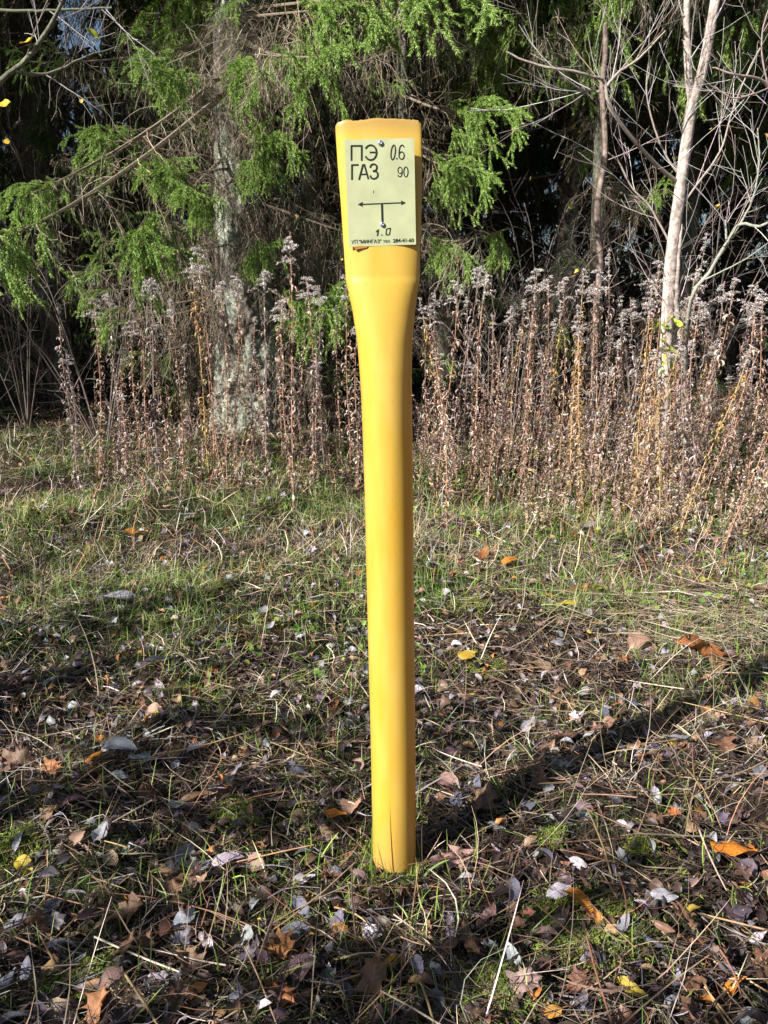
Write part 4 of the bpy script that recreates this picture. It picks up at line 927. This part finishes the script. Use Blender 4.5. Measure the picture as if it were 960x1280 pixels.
# ------------------------------------------------------------------ bare sapling and shrubs
SB = (.34, .285, .255)
TW_PALE = [(3, (.42, .37, .36)), (2, (.56, .52, .52)), (1, (.25, .18, .15))]; TW_DARK = [(3, (.15, .12, .11)), (2, (.24, .20, .19)), (1, (.40, .35, .34))]
def woody(name, stems, label, cat, col_=SB, twigs=((7, (.15, .95), (.3, .9), (.35, .8), 7, .03), (4, (.2, .95), (.12, .4), (.4, .9), 5, .03)), seed=1, group=None, parts=('trunk', 'limb'), sides=10):
    rg = np.random.default_rng(seed); b0 = np.asarray(stems[0][0][0], float).copy(); o = empty(name, b0); tag(o, label, cat, group)
    allt = MB()
    for si, (pts, r0, r1) in enumerate(stems):
        n = 26; Q = spline(pts, n); Q = Q + rg.normal(size=Q.shape) * r0 * .12; Rr = np.linspace(r0, r1, n)
        if r0 > .025: V, Fq, C = bark_trunk(pts, [r0, (r0 + r1) / 2, r1], seed + si, .035, 20, 80, colr=(col_, tuple(np.array(col_) * 1.35 + .02)), off_=b0, mossy=.4)
        else:
            V, Fq, C = tubes(Q, Rr, sides, np.array([col_])); V = V - b0
        MB().add(V, Fq, C).obj(parts[min(si, 1)], M_BARK if r0 > .02 else M_TWIG, o)
        A, B_ = Q[None], Rr[None] * .5 + .001
        A = spline(Q, 10)[None]; B_ = np.linspace(min(r0, .012), min(r1, .006), 10)[None]
        for (k, tr, lr, ag, nn, upw) in twigs:
            if k * len(A) == 0: break
            A, B_ = grow(A, B_, k, tr, lr, ag, nn, wob=.075, rr=.5, up=upw, rg=rg)
            B_ = np.maximum(B_ * .8, .0012); V, Fq, C = tubes(A, B_, 4, mixc(len(A), TW_DARK if name == 'bare_shrub' else TW_PALE, .15, rg=rg)); allt.add(V - b0, Fq, C)
    if allt.n: allt.obj('twigs', M_TWIG, o)
    return o
Ys = 6.0
pt = lambda L: [P(a, b, Yq) for a, b, Yq in L]
gb = G(826, 600); gb[2] -= .05; Ys = gb[1]
trunk = [gb] + pt([(829, 500, Ys), (832, 439, Ys), (838, 337, Ys), (847, 262, Ys), (857, 187, Ys), (866, 127, Ys), (876, 97, Ys), (885, 56, Ys), (894, 0, Ys), (905, -80, Ys), (912, -200, Ys)])
k_ = Ys / F
woody('bare_sapling', [(trunk, 8.2 * k_, 4.4 * k_),
    (pt([(866, 135, Ys), (861, 97, Ys), (858, 37, Ys), (859, 0, Ys), (862, -100, Ys), (858, -220, Ys)]), 4.6 * k_, 2.5 * k_),
    (pt([(848, 228, Ys), (825, 210, Ys - .1), (787, 169, Ys - .3), (761, 131, Ys - .4), (756, 103, Ys - .4), (742, 96, Ys - .45), (720, 90, Ys - .5), (680, 83, Ys - .5), (655, 75, Ys - .5), (632, 65, Ys - .5)]), 2.4 * k_, .9 * k_),
    (pt([(758, 108, Ys - .4), (774, 90, Ys - .4), (800, 72, Ys - .4), (832, 38, Ys - .4)]), 1.8 * k_, .8 * k_),
    (pt([(750, 115, Ys - .4), (735, 113, Ys - .4), (720, 115, Ys - .4)]), 1.5 * k_, .8 * k_),
    (pt([(850, 420, Ys - .03), (846, 380, Ys - .05), (848, 330, Ys - .05), (852, 280, Ys - .02)]), 3.2 * k_, 1.5 * k_),
    (pt([(835, 300, Ys), (812, 258, Ys), (790, 235, Ys), (775, 205, Ys), (760, 190, Ys)]), 1.3 * k_, .6 * k_),
    (pt([(848, 262, Ys), (868, 235, Ys), (900, 190, Ys), (915, 140, Ys), (935, 90, Ys), (950, 60, Ys)]), 1.4 * k_, .7 * k_),
    (pt([(846, 215, Ys), (830, 190, Ys), (815, 150, Ys), (808, 110, Ys), (812, 70, Ys)]), 1.3 * k_, .6 * k_),
    ], 'bare forked sapling with pinkish grey bark standing among the dry stalks', 'tree', seed=5, twigs=((6, (.15, .95), (.35, .95), (.35, .75), 7, .06), (3, (.2, .95), (.12, .4), (.35, .8), 5, .04)))
# yellow-green leaves still on the sapling's foot
mb = MB(); V, Fq, U = leaf_mesh('narrow', .5, 4, 8, 5); n = 16; pp = np.array([P(rng.uniform(815, 852), rng.uniform(395, 470), Ys - .12 + rng.normal() * .05) for _ in range(n)])
scatter(mb, V, Fq, basis(rng.uniform(0, 6.28, n), rng.uniform(-1.4, .3, n), rng.uniform(0, 6.28, n)), pp, rng.uniform(.07, .14, n), mixc(n, [(1, (.42, .46, .06)), (1, (.3, .38, .06))], .15))
st_ = spline([G(834, 612), P(838, 500, Ys - .12), P(832, 430, Ys - .12), P(830, 385, Ys - .12)], 12); Vt, Ft, Ct = tubes(st_, np.linspace(.006, .002, 12), 5, np.array([(.3, .25, .1)])); mb.add(Vt, Ft, Ct)
o = mb.obj('young_shoot', M_GRASS); tag(o, 'young shoot with narrow yellow green leaves in front of the sapling foot', 'plant')
g2 = G(858, 590)
woody('leaning_shrub', [([g2] + pt([(859, 400, 5.9), (889, 337, 5.8), (911, 300, 5.7), (925, 280, 5.6), (949, 283, 5.5), (975, 270, 5.4)]), .016, .008),
    (pt([(905, 308, 5.7), (925, 280, 5.7), (942, 245, 5.7), (949, 200, 5.7), (947, 160, 5.7)]), .009, .004),
    (pt([(880, 350, 5.8), (930, 325, 5.6), (965, 300, 5.5)]), .006, .003),
    (pt([(908, 300, 5.7), (907, 275, 5.7)]), .008, .006)],
    'leaning grey green stem shrub at the right edge beside the sapling', 'shrub', (.30, .31, .26), seed=8, twigs=((5, (.3, .95), (.2, .7), (.4, .9), 6, .05), (3, (.2, .95), (.1, .35), (.4, .9), 5, .03)))
# branch hanging in at upper right
woody('bare_branch_shrub', [([G(1010, 610)] + pt([(1000, 400, 5.4), (985, 200, 5.2), (962, 110, 5.1), (925, 95, 5.0), (890, 84, 5.0)]), .02, .004), (pt([(962, 110, 5.1), (940, 118, 5.0), (915, 122, 5.0), (893, 108, 5.0)]), .006, .003), (pt([(975, 160, 5.15), (955, 85, 5.1), (953, 40, 5.1), (965, 0, 5.1)]), .006, .003)],
    'bare shrub reaching curved twigs in from the right edge', 'shrub', (.34, .26, .24), seed=12, twigs=((6, (.4, .95), (.15, .6), (.4, .9), 6, .05), (3, (.2, .95), (.08, .3), (.4, .9), 5, .03)))
woody('dark_sapling', [([G(742, 556)] + pt([(744, 420, 7.6), (750, 330, 7.6), (747, 260, 7.6), (756, 190, 7.6), (753, 110, 7.6), (757, 60, 7.6), (755, -40, 7.6)]), .034, .022)],
    'crooked thin dark trunk under the bright hanging bough, left of the sapling', 'tree', (.17, .13, .11), seed=15, twigs=((10, (.2, .95), (.3, .9), (.6, 1.3), 6, .0), (3, (.2, .95), (.1, .35), (.4, .9), 4, .0)))
# upper-left grey branch with yellow leaves
o = woody('leafy_branch_tree', [([G(-60, 640)] + pt([(-60, 300, 5.0), (-30, 160, 5.0), (0, 103, 5.0), (30, 78, 5.0), (55, 45, 5.0), (78, 0, 5.0), (95, -60, 5.0)]), .022, .008), (pt([(-40, 10, 5.2), (30, 14, 5.2), (80, 12, 5.2), (140, 10, 5.2)]), .011, .006), (pt([(20, 90, 5.0), (60, 92, 5.1), (110, 70, 5.2), (150, 58, 5.3)]), .012, .003)],
    'grey branch crossing the upper left corner with a few yellow leaves', 'tree', (.15, .15, .11), seed=19, twigs=((5, (.3, .95), (.2, .6), (.5, 1.1), 6, .0), (3, (.2, .95), (.1, .3), (.4, .9), 4, .0)))
mb = MB(); V, Fq, U = leaf_mesh('oval', .5, 4, 8, 5); spots_ = [(34, 52), (116, 42), (6, 130)]; n = len(spots_)
pp = np.array([P(a, b, 4.95) for a, b in spots_]) - np.array(o.location)
scatter(mb, V, Fq, basis(rng.uniform(-.6, .6, n), rng.uniform(-.6, .4, n), rng.uniform(.5, 1.5, n)), pp, rng.uniform(.07, .12, n), mixc(n, [(2, (.60, .42, .04)), (1, (.30, .34, .05))], .12)); mb.obj('yellow_leaves', M_GRASS, o)
# low bare shrubs in front of the forest
def shrub_stems(x, y, n, H, sp_, rg):
    out = []; b = np.array([x, y, float(gh(x, y)) - .03])
    for k in range(n):
        an = rg.uniform(0, 6.28); d = np.array([math.cos(an), math.sin(an), 0]) * sp_ * rg.uniform(.3, 1); h = H * rg.uniform(.6, 1.1)
        out.append(([b + d * .05, b + d * .35 + [0, 0, h * .35], b + d * .8 + [0, 0, h * .75], b + d * 1.3 + [0, 0, h * .95 - sp_ * .1]], .009, .003))
    return out
shr = [(-5.2, 8.3, 'tangled bare shrub at the left edge below the long bough'), (-4.0, 8.6, 'bare shrub under the long low bough'), (-2.9, 7.9, 'bare shrub between the left bough and the big trunk'), (-.9, 9.2, 'bare shrub right of the big trunk'), (.9, 8.6, 'bare shrub right behind the post'), (1.9, 9.3, 'bare shrub between the post and the crooked trunk'), (2.7, 8.3, 'bare shrub below the crooked thin trunk'), (3.7, 9.0, 'bare shrub behind the sapling'), (4.7, 8.0, 'bare shrub at the right edge behind the stalks'), (1.3, 7.8, 'low bare shrub behind the stalks right of the post'), (-1.7, 10, 'bare shrub deep in the shade behind the big trunk')]
for i, (x, y, lab) in enumerate(shr):
    rg_ = np.random.default_rng(50 + i)
    woody('bare_shrub', shrub_stems(x, y, 8, 1.9 + .8 * rg_.random(), 1.0, rg_), lab, 'shrub', (.16, .125, .11), seed=60 + i, parts=('stem', 'stem'), group='bare shrubs before the forest', sides=5,
          twigs=((5, (.2, .95), (.3, .9), (.4, 1.2), 6, .0), (3, (.15, .95), (.1, .45), (.4, 1.1), 5, -.03)))
# a few yellow leaves caught in the forest twigs
mb = MB(); V, Fq, U = leaf_mesh('round', .5, 4, 6, 5); n = 60
pp = np.array([P(rng.uniform(0, 960), rng.uniform(120, 440), rng.uniform(7.2, 9.2)) for _ in range(n)] ); sz_ = rng.uniform(.03, .06, n)
scatter(mb, V, Fq, basis(rng.uniform(0, 6.28, n), rng.uniform(-1.2, .2, n), rng.uniform(0, 6.28, n)), pp, sz_, mixc(n, [(2, (.62, .40, .05)), (1, (.45, .24, .08)), (1, (.25, .3, .06))], .15))
tag(mb.obj('caught_leaves', M_LITTER), 'yellow and brown leaves caught in the twigs of the forest edge', 'leaves', kind='stuff')

# unseen shade casters, added beside and behind the photographer, left of the frame
def shade_shrub(x, y, H, sp_, seed, lab, nst=9, dens=26):
    rg_ = np.random.default_rng(seed); o = woody('leafy_shrub', shrub_stems(x, y, nst, H, sp_, rg_), lab, 'shrub', (.22, .2, .17), seed=seed, parts=('stem', 'stem'), sides=5, twigs=((8, (.25, .98), (.3, .8), (.5, 1.2), 5, .02), (4, (.2, .98), (.15, .4), (.4, 1.), 4, .0)))
    tw = [c for c in o.children if c.name.startswith('twigs')][0]; me = tw.data; co = np.empty(len(me.vertices) * 3, np.float32); me.vertices.foreach_get('co', co); co = co.reshape(-1, 3)
    q = co[rg_.integers(len(co), size=dens * 220)]; n = len(q); mb = MB(); V, Fq, U = leaf_mesh('oval', .4, 4, 5, 3)
    scatter(mb, V, Fq, basis(rg_.uniform(0, 6.28, n), rg_.uniform(-1.2, .3, n), rg_.uniform(0, 6.28, n)), q.astype(float), rg_.uniform(.05, .09, n), mixc(n, [(1, (.14, .17, .04)), (1, (.3, .22, .06))], .2)); mb.obj('leaves', M_GRASS, o); return o
def shade_at(u0, p): return (u0 * .794 - p * .608, u0 * .608 + p * .794)
SHADE = [(*shade_at(-2.5, .5), 2.3, .55, 305), (*shade_at(-2.8, 2.75), 2.4, .85, 301), (*shade_at(-2.6, 1.45), 1.35, .5, 302), (*shade_at(-3.0, 3.9), 2.6, .9, 303), (*shade_at(-4.4, 3.4), 2.9, 1.0, 304)]
SL = ['thin willow shrub right behind the photographer', 'leafy willow shrub left of the photographer', 'low willow shrub behind the photographer at left', 'taller willow shrub beyond the left frame edge', 'tallest willow shrub farthest beyond the left frame edge']
for (x, y, H, q_, sd), lab in zip(SHADE, SL): shade_shrub(x, y, H, q_, sd, lab)
print('woody done', round(time.time() - T0, 1))

# ------------------------------------------------------------------ light, camera, world
EL, AZ = R(32), math.atan2(-.608, -.794)          # direction towards the sun
sd = Vector((math.cos(AZ) * math.cos(EL), math.sin(AZ) * math.cos(EL), math.sin(EL)))
ld = bpy.data.lights.new('sun', 'SUN'); ld.energy = 5.0; ld.angle = R(.55); ld.color = (1, .95, .87)
lo = link('sun', ld); lo.rotation_mode = 'QUATERNION'; lo.rotation_quaternion = sd.to_track_quat('Z', 'Y'); lo.location = sd * 30
w = bpy.data.worlds.new('World'); S.world = w; w.use_nodes = True; nt = w.node_tree; bg = nt.nodes['Background']
sk = nt.nodes.new('ShaderNodeTexSky'); sk.sky_type = 'NISHITA'; sk.sun_disc = False; sk.sun_elevation = EL
sk.sun_rotation = math.atan2(sd.x, sd.y)
nt.links.new(sk.outputs[0], bg.inputs[0]); bg.inputs[1].default_value = .05
cam = bpy.data.cameras.new('camera'); co = link('camera', cam); co.location = (0, 0, CH); co.rotation_euler = (math.pi / 2 - PITCH, 0, 0)
cam.sensor_fit = 'VERTICAL'; cam.sensor_height = 24; cam.lens = F / 1280 * 24; cam.clip_start = .05; cam.clip_end = 1000
S.camera = co
S.view_settings.view_transform = 'Standard'; S.view_settings.look = 'None'; S.view_settings.exposure = 1.0; S.view_settings.gamma = 1
cy = S.cycles; cy.max_bounces = 5; cy.diffuse_bounces = 3; cy.glossy_bounces = 2; cy.transmission_bounces = 3
for o_ in bpy.data.objects:
    if 'label' in o_ and not 4 <= len(o_['label'].replace(',', ' ').split()) <= 16: print('LABEL', o_.name, o_['label'])
print('script', round(time.time() - T0, 1), 'objects', len(bpy.data.objects))
